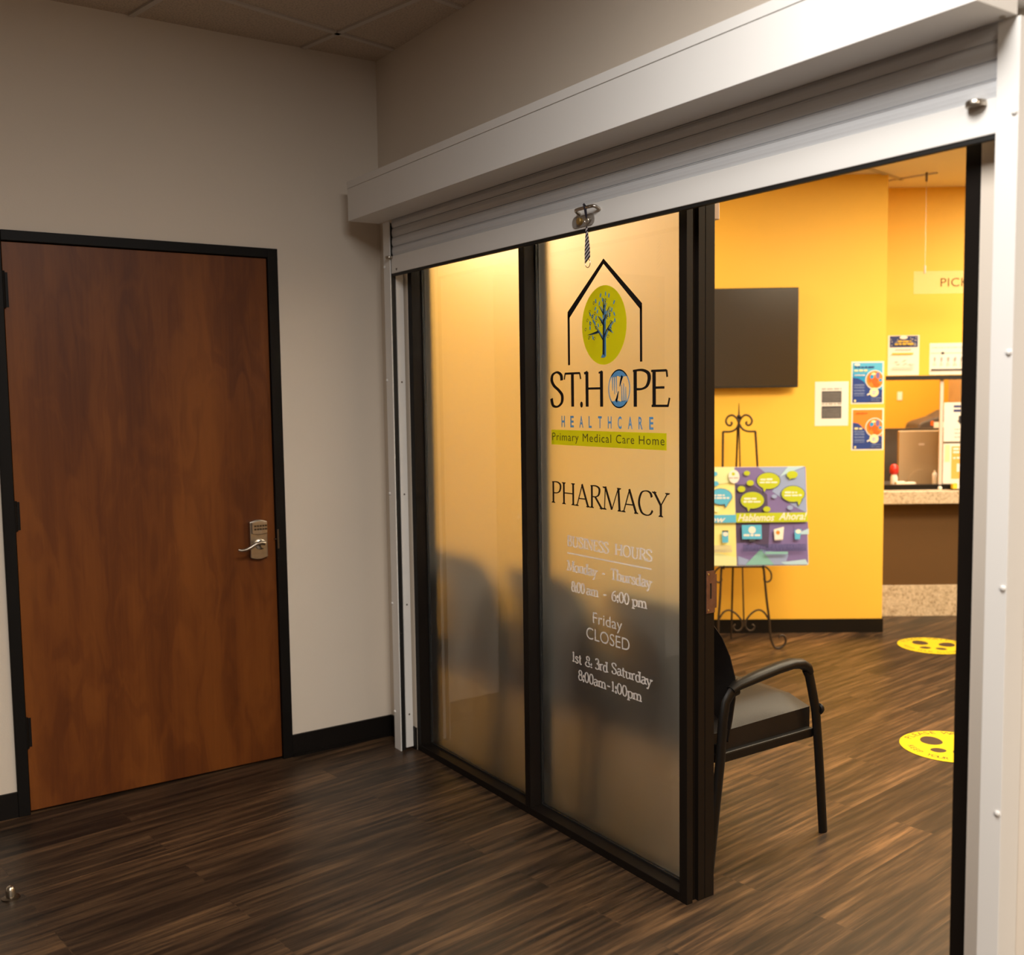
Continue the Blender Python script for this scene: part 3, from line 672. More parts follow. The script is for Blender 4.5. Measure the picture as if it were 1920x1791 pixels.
em.poly(arc(40, 138) + [q(-.62, .60), q(-.30, .62), q(-.10, .66), q(.10, .60), q(.30, .62)], 0, True)
em.poly(arc(220, 318) + [q(.62, -.60), q(.30, -.62), q(.10, -.66), q(-.10, -.60), q(-.30, -.62)], 0, True)
for sg in (1, -1):
    for i, (x, zt, zb) in enumerate(((-.62, .62, -.10), (-.44, .64, -.28), (-.26, .66, -.20))):
        em.ribbon([q(sg * x, sg * zt), q(sg * (x + .03), sg * zb)], [.0055, .0030], 0, True)
    em.ribbon([q(sg * .26, sg * .62), q(sg * .16, sg * .36), q(sg * .06, sg * .12)], [.009, .007, .004], 0, True)
    em.ribbon([q(sg * -.30, sg * -.66), q(sg * -.16, sg * -.42), q(sg * -.06, sg * -.14)], [.012, .008, .003], 0, True)
em.build('hands_emblem', M['lblue'], lg, weld=False, label='blue oval of two hands standing for the letter O')
for i, c0 in enumerate('HEALTHCARE'):
    x = 1.223 + .0496 * i; wd = {'L': .016, 'A': .021}.get(c0, .019)
    hc = G(GY); hc.sans(c0, x, x + wd, 1.3985, .0365, 0, 1, 0, .022); hc.build('healthcare_letter', M['lblue'], lg, weld=False)
sp_ = G(GY); sp_.rect(1.1635, 1.7465, 1.3365, 1.388); so_ = sp_.build('tagline_strip', M['lime'], lg, weld=False, label='lime green strip'); LOCAL[so_.name] = LOCAL[lg.name]
for t_, a, b_ in (('Primary', 1.170, 1.318), ('Medical', 1.340, 1.488), ('Care', 1.512, 1.600), ('Home', 1.622, 1.738)):
    tl = G(GY - .0006); tl.sans(t_, a, b_, 1.3515, .0265, 0, 1.12); tl.build('tagline_word', M['olive'], so_, weld=False)
ph = G(GY); ph.serif('PHARMACY', 1.158, 1.757, 1.134, .075, 0, .134, .36)
tag(ph.build('pharmacy_lettering', M['lblack'], weld=False, loc=(1.457, GY, 1.134)), 'black capital lettering reading PHARMACY on the frosted pane', 'sign')
bh = thing('opening_hours', (1.46, GY, .8), 'pale opening hours lettering low on the frosted pane', 'sign')
def word(name, kind, *a):
    g_ = G(GY)
    if kind == 'serif': g_.serif(*a, 0, .205, .52)
    else: g_.sans(*a, 0)
    return g_.build(name, M['lwhite'], bh, weld=False)
word('heading_word', 'serif', 'BUSINESS', 1.248, 1.474, .992, .036); word('heading_word', 'serif', 'HOURS', 1.502, 1.683, .992, .036)
G(GY).rect(1.249, 1.677, .9655, .9705).build('rule_line', M['lwhite'], bh, weld=False)
word('weekday_word', 'serif', 'Monday', 1.247, 1.412, .907, .036); word('weekday_word', 'serif', 'Thursday', 1.480, 1.680, .909, .036)
word('hours_word', 'serif', '8:00', 1.270, 1.344, .839, .034); word('hours_word', 'serif', 'am', 1.352, 1.418, .839, .034)
word('hours_word', 'serif', '6:00', 1.484, 1.572, .840, .034); word('hours_word', 'serif', 'pm', 1.585, 1.657, .840, .034)
for x, z in ((1.4365, .919), (1.4425, .850)): G(GY).rect(x, x + .015, z, z + .0055).build('dash', M['lwhite'], bh, weld=False)
word('friday_word', 'sans', 'Friday', 1.386, 1.537, .749, .0365); word('closed_word', 'sans', 'CLOSED', 1.350, 1.573, .690, .0395)
for t_, a, b_, z in (('1st', 1.268, 1.324, .594), ('&', 1.340, 1.382, .594), ('3rd', 1.396, 1.464, .596), ('Saturday', 1.482, 1.680, .600)): word('saturday_word', 'serif', t_, a, b_, z, .035)
word('hours_word', 'serif', '8:00am', 1.304, 1.455, .538, .034); word('hours_word', 'serif', '1:00pm', 1.478, 1.632, .539, .034)
G(GY).rect(1.459, 1.474, .549, .5545).build('dash', M['lwhite'], bh, weld=False)

# ------------------------------------------------------------------ chairs along the storefront
def rbox(cx0, cx1, cy0, cy1, cz0, cz1, r):
    return MB().box(cx0, cx1, cy0, cy1, cz0, cz1)
def make_chair(cx, label):
    t = thing('guest_chair', (cx, .45, 0), label, 'chair', group='black armchairs along the storefront')
    s = MB(); n, mm = 8, 10
    # seat cushion: rounded slab with a domed top and waterfall front
    def seat_pt(i, j, top):
        u, v = i / n, j / mm; x = cx - .235 + .47 * u; y = .235 + .475 * v
        edge = min(u, 1 - u, v + .1, (1 - v)) ; k = min(1, edge / .14) ** .5
        return (x, y - (.012 * (1 - k) if v > .5 else 0), (.432 + .045 * k + .008 * math.sin(math.pi * u) + .006 * v) if top else .352 + .010 * v)
    vs = [seat_pt(i, j, True) for j in range(mm + 1) for i in range(n + 1)] + [seat_pt(i, j, False) for j in range(mm + 1) for i in range(n + 1)]
    W_ = n + 1; off = W_ * (mm + 1); fs = []
    for j in range(mm):
        for i in range(n):
            a = j * W_ + i; fs += [(a, a + 1, a + W_ + 1, a + W_), (off + a + W_, off + a + W_ + 1, off + a + 1, off + a)]
    for i in range(n): fs += [(i + 1, i, off + i, off + i + 1), (mm * W_ + i, mm * W_ + i + 1, off + mm * W_ + i + 1, off + mm * W_ + i)]
    for j in range(mm): fs += [(j * W_, (j + 1) * W_, off + (j + 1) * W_, off + j * W_), ((j + 1) * W_ + n, j * W_ + n, off + j * W_ + n, off + (j + 1) * W_ + n)]
    s.add(vs, fs); so = s.build('seat', M['vinyl'], t, smooth=True)
    LOCAL[so.name] = LOCAL[t.name]
    MB().tube([(cx - .225, .33, .484), (cx - .1, .345, .489), (cx + .1, .345, .489), (cx + .225, .33, .484)], .003, 6).build('seam', M['vinyl'], so, smooth=True)
    # backrest: curved padded shell
    prof = [(.322, .395), (.340, .46), (.354, .53), (.353, .60), (.330, .67), (.296, .735), (.258, .79), (.226, .83), (.208, .848)]
    bk_ = MB(); nb = 12; rows = len(prof)
    fr, ba = [], []
    for k, (y, z) in enumerate(prof):
        tk = .034 if k else .02
        hw = .240 - (.0 if k < rows - 3 else (.010, .035, .085)[k - rows + 3])
        for i in range(nb + 1):
            u = -1 + 2 * i / nb; e = 1 - abs(u) ** 6
            fr.append((cx + u * hw, y - .030 * (u * u) * .2 - .012 * (1 - e), z)); ba.append((cx + u * hw, y - .014 - tk * (.25 + .75 * e) , z + .004))
    W2 = nb + 1; off = len(fr); fs = []
    for k in range(rows - 1):
        for i in range(nb):
            a = k * W2 + i; fs += [(a, a + 1, a + W2 + 1, a + W2), (off + a + W2, off + a + W2 + 1, off + a + 1, off + a)]
        fs += [(k * W2, (k + 1) * W2, off + (k + 1) * W2, off + k * W2), ((k + 1) * W2 + nb, k * W2 + nb, off + k * W2 + nb, off + (k + 1) * W2 + nb)]
    for i in range(nb): fs += [(i + 1, i, off + i, off + i + 1), ((rows - 1) * W2 + i, (rows - 1) * W2 + i + 1, off + (rows - 1) * W2 + i + 1, off + (rows - 1) * W2 + i)]
    bk_.add(fr + ba, fs); bk_.build('backrest', M['vinyl'], t, smooth=True)
    X1 = Vector((1, 0, 0))
    for sx in (1, -1):
        x = cx + sx * .268
        fl = MB(); fl.tube([(x, .640, .585), (x, .655, .560), (x, .672, .50), (x, .690, .43), (x, .705, .30), (x, .722, .12), (x, .733, 0)], .0185, 12, flat=(X1, .62)); fl.build('front_leg', M['plastic'], t, smooth=True)
        rl = MB(); rl.tube([(x, .315, .572), (x, .285, .565), (x, .262, .540), (x, .250, .48), (x, .240, .36), (x, .212, .16), (x, .190, 0)], .0185, 12, flat=(X1, .62)); rl.build('rear_leg', M['plastic'], t, smooth=True)
        ap = MB(); ap.tube([(x, .285, .574), (x, .315, .585), (x, .40, .598), (x, .50, .610), (x, .565, .614), (x, .61, .608), (x, .642, .590), (x, .656, .570)], [.016, .022, .025, .025, .025, .024, .021, .015], 14, flat=(Vector((0, 0, 1)), .72)); ap.build('armrest', M['plastic'], t, smooth=True)
        MB().lathe([(.016, 0), (.020, .004), (.018, .012), (.008, .016)], (x, .700, .437), (0, 1, 0), 16).build('bolt_cap', M['plastic'], t, smooth=True)
        MB().box(min(x - sx * .034, x - sx * .008), max(x - sx * .034, x - sx * .008), .240, .690, .340, .372).build('side_rail', M['plastic'], t, bevel=.005)
    MB().box(cx - .25, cx + .25, .245, .275, .345, .40).build('rear_rail', M['plastic'], t, bevel=.004)
    return t
ch = make_chair(1.52, 'black armchair just inside the doorway, its right arm showing past the jamb')
def copy_tree(o, parent=None):
    c = o.copy(); COL.objects.link(c)
    if parent: c.parent = parent; c.matrix_parent_inverse = o.matrix_parent_inverse
    for k in list(o.children): copy_tree(k, c)
    return c
for x, lab in ((.92, 'black armchair blurred behind the black mullion and the lettered frosted pane'), (.32, 'black armchair blurred behind the plain frosted pane nearest the corner')):
    c = copy_tree(ch); c.location.x = x; c['label'] = lab

# ------------------------------------------------------------------ floor stickers and door stop
def sticker(c, label):
    ang = math.atan2(c[1] + 2.0289, c[0] - 4.0156) - math.pi / 2
    t = thing('floor_sticker', (c[0], c[1], .0012), label, 'sticker', group='round yellow distancing stickers', rot=(-math.pi / 2, 0, ang))
    LOCAL[t.name] = Vector((0, 0, 0))
    d = MB(); d.extrude([(.2 * math.cos(2 * math.pi * i / 56), .2 * math.sin(2 * math.pi * i / 56)) for i in range(56)], 'y', 0, -.0006); d.build('disc', M['sticker'], t)
    for sx in (-1, 1):
        f = G(-.0006)
        a = .26 * sx
        o = lambda x, z: (sx * .062 + x * math.cos(a) + z * math.sin(a), z * math.cos(a) - x * math.sin(a) * 1)
        f.poly([o(.045 * math.cos(i * math.pi / 12), .040 + (.064 if math.sin(i * math.pi / 12) > 0 else .045) * math.sin(i * math.pi / 12)) for i in range(24)], 0)
        f.poly([o(.033 * math.cos(i * math.pi / 10), -.066 + .034 * math.sin(i * math.pi / 10) + (0 if math.sin(i * math.pi / 10) < 0 else -.012)) for i in range(20)], 0, True)
        f.build('footprint', M['foot'], t, weld=False)
    for txt, top in (('PLEASE WAIT HERE', True), ('KEEP YOUR DISTANCE', False)):
        sz = .032 if top else .026; f = None
        for i, chh in enumerate(txt + ' '):
            if chh == ' ':
                f.build('sticker_word', M['foot'], t, weld=False); f = None; continue
            f = f or G(-.0007)
            k = (i - (len(txt) - 1) / 2) * (9.6 if top else 8.2)
            th = R(90 - k) if top else R(-90 + k); r_ = .158 if top else .172
            vs, fs = sans_polys(chh); hv, _ = sans_polys('H'); hh = max(v[1] for v in hv)
            wd = max(v[0] for v in vs) - min(v[0] for v in vs); mn = min(v[0] for v in vs)
            ro = th - math.pi / 2 if top else th + math.pi / 2
            f.add([(r_ * math.cos(th) + ((x - mn - wd / 2) * math.cos(ro) - z * math.sin(ro)) * sz / hh, f.y, r_ * math.sin(th) + ((x - mn - wd / 2) * math.sin(ro) + z * math.cos(ro)) * sz / hh) for x, z in vs], fs, 0)
sticker((1.547, 1.843), 'yellow footprint floor sticker nearer the doorway, cut off by the door frame')
sticker((.482, 3.327), 'yellow footprint floor sticker farther back, below the counter')
ds = thing('door_stop', (.662, -1.640, 0), 'small metal dome door stop on the dark corridor floor', 'door stop')
MB().lathe([(.026, 0), (.026, .003), (.020, .006), (.016, .007)], (.662, -1.640, 0), n=28).build('base_plate', M['steel_dark'], ds, smooth=True)
MB().lathe([(.0135, .006), (.0145, .024), (.012, .032), (.008, .037), (.002, .039)], (.662, -1.640, 0), n=28).build('dome', M['steel'], ds, smooth=True)

# ------------------------------------------------------------------ on the yellow wall
tv = thing('television', (-1.09, -.03, 1.84), 'black flat television mounted on the yellow wall', 'television', 'Y')
MB().box(-1.62, -.549, -.068, -.036, 1.534, 2.138).build('case', M['tv_case'], tv, bevel=.004)
MB().box(-1.612, -.557, -.0692, -.0675, 1.548, 2.130).build('screen', M['tv'], tv)
MB().box(-1.30, -.88, -.037, -.0005, 1.70, 1.98).build('wall_bracket', M['steel_dark'], tv)
def sheet(name, s0, s1, z0, z1, y, draw, mats, label, cat='poster', frame='Y', back=0):
    g_ = G(y - .0012); g_.box(s0, s1, y - .0012, y - .0002, z0, z1, back)
    draw(g_, lambda a: s0 + (s1 - s0) * a, lambda a: z0 + (z1 - z0) * a)
    return tag(g_.build(name, mats, frame=frame, loc=((s0 + s1) / 2, y, (z0 + z1) / 2), weld=False), label, cat)
P_ = [M['paper'], M['ink'], M['greyink'], M['navy']]
def d_sheet(g_, X, Z):
    a, b_ = X(.205), X(.79)
    g_.words(a, b_, Z(.815), .012, 2)
    g_.rect(a, b_, Z(.525), Z(.785), 1); g_.words(a, b_, Z(.475), .011, 2); g_.rect(a, b_, Z(.17), Z(.445), 1)
    for k in range(7):
        g_.words(X(.23), X(.76), Z(.55) + k * .0085, .0028, 2); g_.words(X(.23), X(.76), Z(.20) + k * .0085, .0028, 2)
sheet('notice_sheet', -.429, -.224, 1.295, 1.567, 0, d_sheet, P_, 'white notice with two dark printed blocks beside the television', 'notice')
def d_poster(top, wave):
    def f(g_, X, Z):
        g_.rect(X(.04), X(.955), Z(.03), Z(.965), 1)
        if top == 'blue': g_.rect(X(.04), X(.955), Z(.72), Z(.965), 2)
        pts = [(X(.04), Z(.03)), (X(.955), Z(.03)), (X(.955), Z(.33))]
        pts += [(X(a), Z(b_)) for a, b_ in ((.75, .36), (.52, .42), (.36, .54), (.22, .60 if top == 'blue' else .64), (.04, .62 if top == 'blue' else .665))]
        g_.poly(pts, 3)
        g_.poly([(X(.45), Z(.03)), (X(.955), Z(.03)), (X(.955), Z(.22)), (X(.7), Z(.1))], 9)
        cx, cz, r_ = X(.72), Z(.545), .052
        if top == 'blue': cz = Z(.565)
        cut = lambda p: [(min(x, X(.955)), z) for x, z in p]
        circ = lambda r: cut([(cx + r * math.cos(i * math.pi / 20), cz + r * 1.03 * math.sin(i * math.pi / 20)) for i in range(40)])
        g_.poly(circ(r_ + .005), 0); g_.poly(circ(r_), 4)
        for ax, az, rx, rz, m_ in ((-.030, .006, .010, .026, 5), (.018, .026, .012, .020, 6), (-.018, .018, .012, .014, 7), (.0, -.006, .020, .020, 5), (.034, -.002, .010, .010, 7), (.012, -.030, .02, .012, 5), (-.008, .036, .014, .008, 8)):
            g_.poly(cut([(cx + ax + rx * math.cos(i * math.pi / 9), cz + az + rz * math.sin(i * math.pi / 9)) for i in range(18)]), m_)
        bx, bz = X(.70), Z(.27 if top == 'blue' else .275)
        g_.poly([(bx + .027 * math.cos(i * math.pi / 12) * (1 + .06 * (i % 2)), bz + .027 * math.sin(i * math.pi / 12) * (1 + .06 * (i % 2))) for i in range(24)], 8)
        g_.words(bx - .012, bx + .012, bz, .008, 10); g_.words(bx - .012, bx + .012, bz - .012, .008, 10)
        g_.poly([(bx - .042, bz - .020), (bx - .025, bz - .012), (bx - .030, bz - .004), (bx - .044, bz - .012)], 0)
        if top == 'blue':
            g_.oval(X(.17), Z(.92), .018, .007, 0); g_.words(X(.10), X(.72), Z(.845), .010, 3); g_.words(X(.08), X(.48), Z(.765), .012, 8)
            ls = (.68, .66)
        else:
            g_.words(X(.14), X(.5), Z(.875), .008, 5); g_.words(X(.09), X(.33), Z(.50), .012, 8); ls = ()
        for z in ls: g_.words(X(.09), X(.42), Z(z), .0035, 0)
        for z in (.45, .43, .39, .37, .32, .30, .25, .23, .19): g_.words(X(.08), X(.40), Z(z), .0032, 10)
        g_.words(X(.6), X(.9), Z(.13), .003, 10); g_.words(X(.6), X(.88), Z(.08), .003, 10)
        g_.oval(X(.11), Z(.075), .006, .008, 8)
    return f
PM = lambda bgm: [M['paper'], bgm, M['lightblue'], M['deep'], M['orange'], M['redor'], M['purple'], M['blue'], M['cream'], M['navy'], M['lav']]
sheet('health_poster', -.209, -.010, 1.427, 1.688, 0, d_poster('blue', 1), PM(M['blue']), 'blue poster with an orange round picture, upper of the pair on the yellow wall')
sheet('health_poster', -.204, -.007, 1.141, 1.400, 0, d_poster('orange', 1), PM(M['orange']), 'orange poster with a navy lower half, below the blue poster on the yellow wall')
YB = .444
def d_note(g_, X, Z):
    g_.rect(X(.05), X(.95), Z(.70), Z(.985), 3)
    for k in range(26):
        x, z = X(random.uniform(.08, .92)), Z(random.uniform(.74, .95)); g_.oval(x, z, .004, .004, 2, 8)
    g_.oval(X(.48), Z(.945), .026, .011, 0); g_.words(X(.3), X(.72), Z(.83), .012, 4); g_.words(X(.2), X(.8), Z(.76), .012, 4)
    g_.words(X(.22), X(.75), Z(.635), .006, 2); g_.rect(X(.12), X(.80), Z(.52), Z(.56), 4)
    for x, z in ((.22, .33), (.28, .27), (.48, .36), (.5, .28), (.66, .27), (.74, .25)): g_.words(X(x), X(x + .1), Z(z), .008, 5)
    for k in range(3): g_.words(X(.13), X(.82), Z(.14 + .03 * k), .004, 5)
FAINT = flat('faint_print', (.62, .55, .48)); M['faint'] = FAINT
sheet('notice_sheet', .161, .364, 1.606, 1.866, YB, d_note, [M['paper'], M['ink'], M['greyink'], M['navy'], M['goldink'], FAINT], 'white notice with a navy header above the service window', 'notice')
def d_land(g_, X, Z):
    g_.rect(X(.02), X(.98), Z(.66), Z(.70), 4); g_.oval(X(.30), Z(.68), .011, .009, 1); g_.words(X(.05), X(.95), Z(.84), .008, 4)
    for i in range(6):
        x = X(.12 + .155 * i); g_.oval(x, Z(.50), .007, .013, 2, 14); g_.rect(x - .003, x + .003, Z(.40), Z(.5), 2); g_.words(x - .012, x + .012, Z(.34), .005, 4); g_.words(x - .012, x + .012, Z(.29), .005, 4)
    g_.rect(X(.03), X(.97), Z(.135), Z(.18), 1)
sheet('notice_sheet', .431, .715, 1.606, 1.812, YB, d_land, [M['paper'], M['ink'], M['greyink'], M['navy'], FAINT], 'wide white notice with a row of small figures, partly hidden by the door frame', 'notice')

# easel and its board (leaning back towards the yellow wall)
OFF = lambda z: -.41 + .146 * z
ez = thing('display_easel', (-.935, -.35, 0), 'black wrought iron scroll easel standing by the yellow wall', 'easel', 'Y')
E3 = lambda pts: [(s, OFF(z), z) for s, z in pts]
def tub(name, pts, r=.006, sm=True):
    return MB().tube(E3(smoothpts(pts, 6) if sm else pts), r, 8).build(name, M['iron'], ez, smooth=True)
C0 = -.935
for sg in (1, -1):
    m_ = lambda pts: [(C0 + sg * x, z) for x, z in pts]
    tub('scroll', m_([(.0, 1.325), (.012, 1.352), (.035, 1.372), (.062, 1.366), (.077, 1.342), (.070, 1.318), (.052, 1.312), (.042, 1.324), (.048, 1.334)]))
    tub('shoulder', m_([(.004, 1.318), (.012, 1.300), (.030, 1.283), (.058, 1.275), (.098, 1.275)]))
    tub('leg', m_([(.096, 1.275), (.103, 1.07), (.118, .52), (.125, .46), (.136, .30), (.148, .18), (.152, .10), (.160, .045), (.178, .010), (.205, .006), (.232, .022), (.243, .052), (.232, .076), (.212, .078), (.205, .062)]), .0068)
    tub('ledge_hook', m_([(.115, .485), (.138, .475), (.165, .445), (.166, .405), (.143, .388), (.125, .402), (.130, .422)]), .005)
    tub('bottom_scroll', m_([(.150, .165), (.120, .212), (.085, .226), (.045, .205), (.014, .165), (.010, .130), (.028, .108), (.052, .110), (.062, .130), (.048, .142)]), .0055)
tub('centre_rod', [(C0, 1.36), (C0, .13)], .0045, False)
MB().tube([(s, OFF(z) + .02 + .30 * (1.32 - z) / 1.32 * .8, z) for s, z in [(C0 - .003, 1.31), (C0 - .02, .70), (C0 - .03, .0)]], .006, 8).build('rear_leg', M['iron'], ez, smooth=True)
fi = MB(); fi.lathe([(.004, -.06), (.010, -.045), (.006, -.03), (.005, -.01), (.011, 0), (.012, .008), (.005, .018), (.004, .04), (.0015, .085)], (C0, OFF(1.36), 1.36), n=14)
fi.build('finial', M['iron'], ez, smooth=True)
br = MB().tube(E3([(C0 - .13, .478), (C0 + .13, .478)]), .006, 8).build('ledge_bar', M['iron'], ez, smooth=True)
for sg in (1, -1):
    MB().tube([(C0 + sg * .115, OFF(.478), .478), (C0 + sg * .115, OFF(.478) - .03, .474), (C0 + sg * .115, OFF(.478) - .034, .49)], .005, 8).build('ledge_peg', M['iron'], ez, smooth=True)

BW0, BW1, BZ0, BZ1 = -.395, .385, 0, .588
bt = math.atan(.146)
bd = thing('display_board', (C0, OFF(.482) - .010, .484), 'rounded poster board of speech bubbles resting on the iron easel', 'poster', 'Y', rot=(-bt, 0, ANG))
LOCAL[bd.name] = Vector((0, 0, 0))
def rrect(x0, x1, z0, z1, r):
    p = []
    for cx, cz, a0 in ((x1 - r, z1 - r, 0), (x0 + r, z1 - r, 90), (x0 + r, z0 + r, 180), (x1 - r, z0 + r, 270)):
        p += [(cx + r * math.cos(R(a0 + 15 * i)), cz + r * math.sin(R(a0 + 15 * i))) for i in range(7)]
    return p
MB().extrude(rrect(BW0, BW1, BZ0, BZ1, .016), 'y', 0, -.005).build('backing', M['paper'], bd)
k = G(-.005)
BX0 = -.037                                     # join of the two halves
mats_b = [M['paleyellow'], M['purple'], M['lav'], M['sky'], M['dpurple'], M['teal'], M['limeink'], M['lightblue'], M['paper'], M['ink'], M['paler'], M['navy'], M['greyink'], M['orange']]
k.poly([(x, z) for x, z in rrect(BW0 + .002, BX0, BZ0 + .002, BZ1 - .002, .003)], 0); k.poly(rrect(BX0, BW1 - .002, BZ0 + .002, BZ1 - .002, .004)[:7] + [(BX0, BZ1 - .002), (BX0, .002)] + rrect(BX0, BW1 - .002, BZ0 + .002, BZ1 - .002, .014)[21:], 1)
px = lambda x: BX0 + (x - 510) / (1600 - 510) * (BW1 - BX0 - .002)     # from the printed layout, 0..1 across the right half
pz = lambda z: .586 - (z - 140) / (1650 - 140) * .584
def pg(pts, m): k.poly([(px(x), pz(z)) for x, z in pts], m)
pg([(520,1640),(515,400),(800,420),(1000,560),(1010,860),(520,860)], 4); pg([(870,140),(1330,140),(1200,280),(1000,240)], 2); pg([(1330,140),(1590,140),(1200,290)], 3)
pg([(1200,290),(1590,150),(1600,850),(1420,760),(1080,520)], 2); pg([(515,1000),(1030,1000),(1000,1380),(760,1300),(515,1300)], 4); pg([(1380,1040),(1610,990),(1615,1150),(1420,1160)], 1); pg([(1400,1180),(1620,1090),(1620,1180)], 3)
pg([(640,1640),(880,1400),(1080,1640)], 5); pg([(1080,1640),(880,1400),(1300,1480),(1250,1640)], 2); pg([(530,1640),(640,1640),(700,1560),(530,1500)], 2); pg([(1180,1600),(1560,1560),(1600,1640),(1250,1640)], 3)
k.poly([(BW0 + .004, .004), (BX0, .004), (BX0, .05), (-.2, .09), (BW0 + .004, .14)], 10); k.poly([(BW0 + .004, .584), (BX0, .584), (BX0, .5), (-.25, .47), (BW0 + .004, .50)], 10)
def bubble(cx, cz, rx, rz, m, tail, outline=True):
    X_, Z_ = px(cx), pz(cz); a = rx / 1090 * (BW1 - BX0); b_ = rz / 1510 * .584
    def shape(g_):
        tx, tz, tw = tail
        if outline: k.poly([(px(tx - tw * .55), pz(cz + rz * .75)), (px(tx + tw * .75), pz(cz + rz * .75)), (px(tx - tw * .1), pz(tz + 14))], 11); k.oval(X_, Z_, a * 1.05, b_ * 1.06, 11)
        k.poly([(px(tx - tw * .4), pz(cz + rz * .75)), (px(tx + tw * .6), pz(cz + rz * .75)), (px(tx - tw * .05), pz(tz))], m); k.oval(X_, Z_, a, b_, m)
    shape(None)
    if outline:
        k.words(X_ - a * .7, X_ + a * .35, Z_ + b_ * .08, b_ * .22, 8); k.words(X_ - a * .75, X_ + a * .75, Z_ - b_ * .28, b_ * .22, 8)
bubble(1025, 355, 175, 125, 6, (960, 530, 70)); bubble(770, 650, 178, 128, 6, (710, 830, 70)); bubble(1392, 560, 175, 122, 6, (1480, 745, 80)); bubble(290, 590, 165, 120, 7, (365, 755, 70))
for x, z, r_, m in ((695,235,48,6),(742,385,55,6),(605,478,60,6),(985,790,55,6),(1105,595,40,2),(1340,770,45,2),(200,240,45,7),(210,390,50,7),(220,790,45,10)): k.oval(px(x), pz(z), r_ / 1090 * (BW1 - BX0), r_ * .78 / 1510 * .584, m, 20)
bubble(1385, 265, 85, 58, 6, (1350, 345, 40), False)
k.oval(px(495), pz(285), .032, .040, 8); k.oval(px(485), pz(245), .010, .010, 6, 14); k.words(px(415), px(560), pz(315), .008, 12)
k.rect(BX0, BW1 - .002, pz(990), pz(845), 6); k.rect(BW0 + .003, BX0, pz(990), pz(870), 7)
k.sans('Hablemos', px(540), px(1095), pz(968), .040, 8, 1, .35, .012); k.sans('Ahora!', px(1160), px(1590), pz(955), .042, 8, 1, .35, .012); k.sans('Now', px(-30), px(350), pz(985), .036, 8, 1, .35, .012)
k.rect(px(595), px(895), pz(1245), pz(1030), 7); k.oval(px(750), pz(1105), .021, .021, 8, 24); k.words(px(620), px(870), pz(1200), .012, 8); k.poly([(px(715), pz(1245)), (px(775), pz(1245)), (px(800), pz(1280)), (px(690), pz(1280))], 9)
pg([(1075,1100),(1225,1060),(1215,1265),(1085,1270)], 12); pg([(1085,1100),(1235,1060),(1215,1250),(1090,1255)], 8); k.oval(px(1140), pz(1150), .012, .012, 13, 16)
pg([(1395,1110),(1500,1100),(1470,1255),(1395,1255)], 7); k.oval(px(1450), pz(1135), .016, .013, 8, 18)
pg([(290,1110),(385,1110),(385,1295),(290,1295)], 7); pg([(290,1110),(385,1110),(385,1130),(290,1130)], 9); k.oval(px(340), pz(1165), .015, .013, 8, 18)
for z in range(1330, 1430, 22): k.words(px(600), px(1560), pz(z + 10), .005, 11); k.words(px(-250), px(430), pz(z + 20), .005, 12)
k.rect(px(940), px(1280), pz(1475), pz(1440), 5)
k.build('printed_face', mats_b, bd, weld=False)

# ------------------------------------------------------------------ service counter and window
ct = thing('service_counter', (.7, .40, 0), 'speckled stone counter ledge under the service window', 'counter', 'Y')
MB().box(.012, 1.5, .335, .469, .766, .850).build('ledge_top', M['granite'], ct, bevel=.004)
MB().box(.012, 1.5, .444, .469, 0, .21).build('kick_panel', M['granite'], ct, bevel=.002)
MB().box(.012, 1.5, .452, .469, .21, .766).build('knee_panel', M['brown_panel'], ct)
w2 = thing('window_2', (.7, .47, .87), kind='structure', frame='Y')
MB().box(WS0, WS1, .440, .49, 1.574, 1.602).build('head_track', M['black'], w2)
MB().box(WS0, WS1, .440, .50, .8505, .882).build('sill_track', M['plastic'], w2)
MB().box(.513, .534, .462, .474, .882, 1.574).build('glass_stile', M['pale'], w2)
MB().box(.534, WS1 - .001, .465, .471, .882, 1.574).build('glass_pane', M['clear'], w2)
def d_arrow(g_, X, Z):
    g_.words(X(.28), X(.98), Z(.865), .020, 3); g_.words(X(.28), X(.96), Z(.755), .022, 3)
    cx = X(.78) if False else .650
    g_.poly([(cx - .014, Z(.66)), (cx + .014, Z(.66)), (cx + .014, Z(.54)), (cx + .024, Z(.54)), (cx, Z(.43)), (cx - .024, Z(.54)), (cx - .014, Z(.54))], 1)
    for z in (.30, .20, .10): g_.words(X(.32), X(.95), Z(z), .007, 2)
sheet('notice_sheet', .540, .760, 1.165, 1.423, .4645, d_arrow, P_, 'white notice with a black down arrow taped to the service window', 'notice')
def d_or(g_, X, Z):
    g_.rect(X(.25), X(.97), Z(.12), Z(.93), 1); g_.rect(X(.42), X(.97), Z(.30), Z(.50), 0)
    for z in (.84, .76, .62): g_.words(X(.3), X(.95), Z(z), .014, 0)
    g_.rect(X(.05), X(.2), Z(.55), Z(.97), 2)
sheet('notice_sheet', .540, .755, .885, 1.152, .4645, d_or, [M['paper'], M['orpaper'], M['cream']], 'orange and white notice below the down arrow notice', 'notice')
np_ = thing('note_holder', (.612, .405, .85), 'black holder with yellow and white note pads on the counter', 'note holder', 'Y')
MB().box(.575, .660, .385, .432, .8505, .858).build('tray', M['plastic'], np_, bevel=.002)
MB().box(.580, .606, .39, .43, .858, .890).build('yellow_pad', M['ypad'], np_); MB().box(.608, .640, .39, .43, .858, .893).build('white_pad', M['paper'], np_)
tag(MB().lathe([(.010, 0), (.013, .004), (.012, .016), (.006, .022)], (.510, .43, .8505), n=18).build('white_knob', M['paper'], frame='Y', loc=(.51, .43, .85), smooth=True), 'small white round knob on the counter left of the note holder', 'knob')
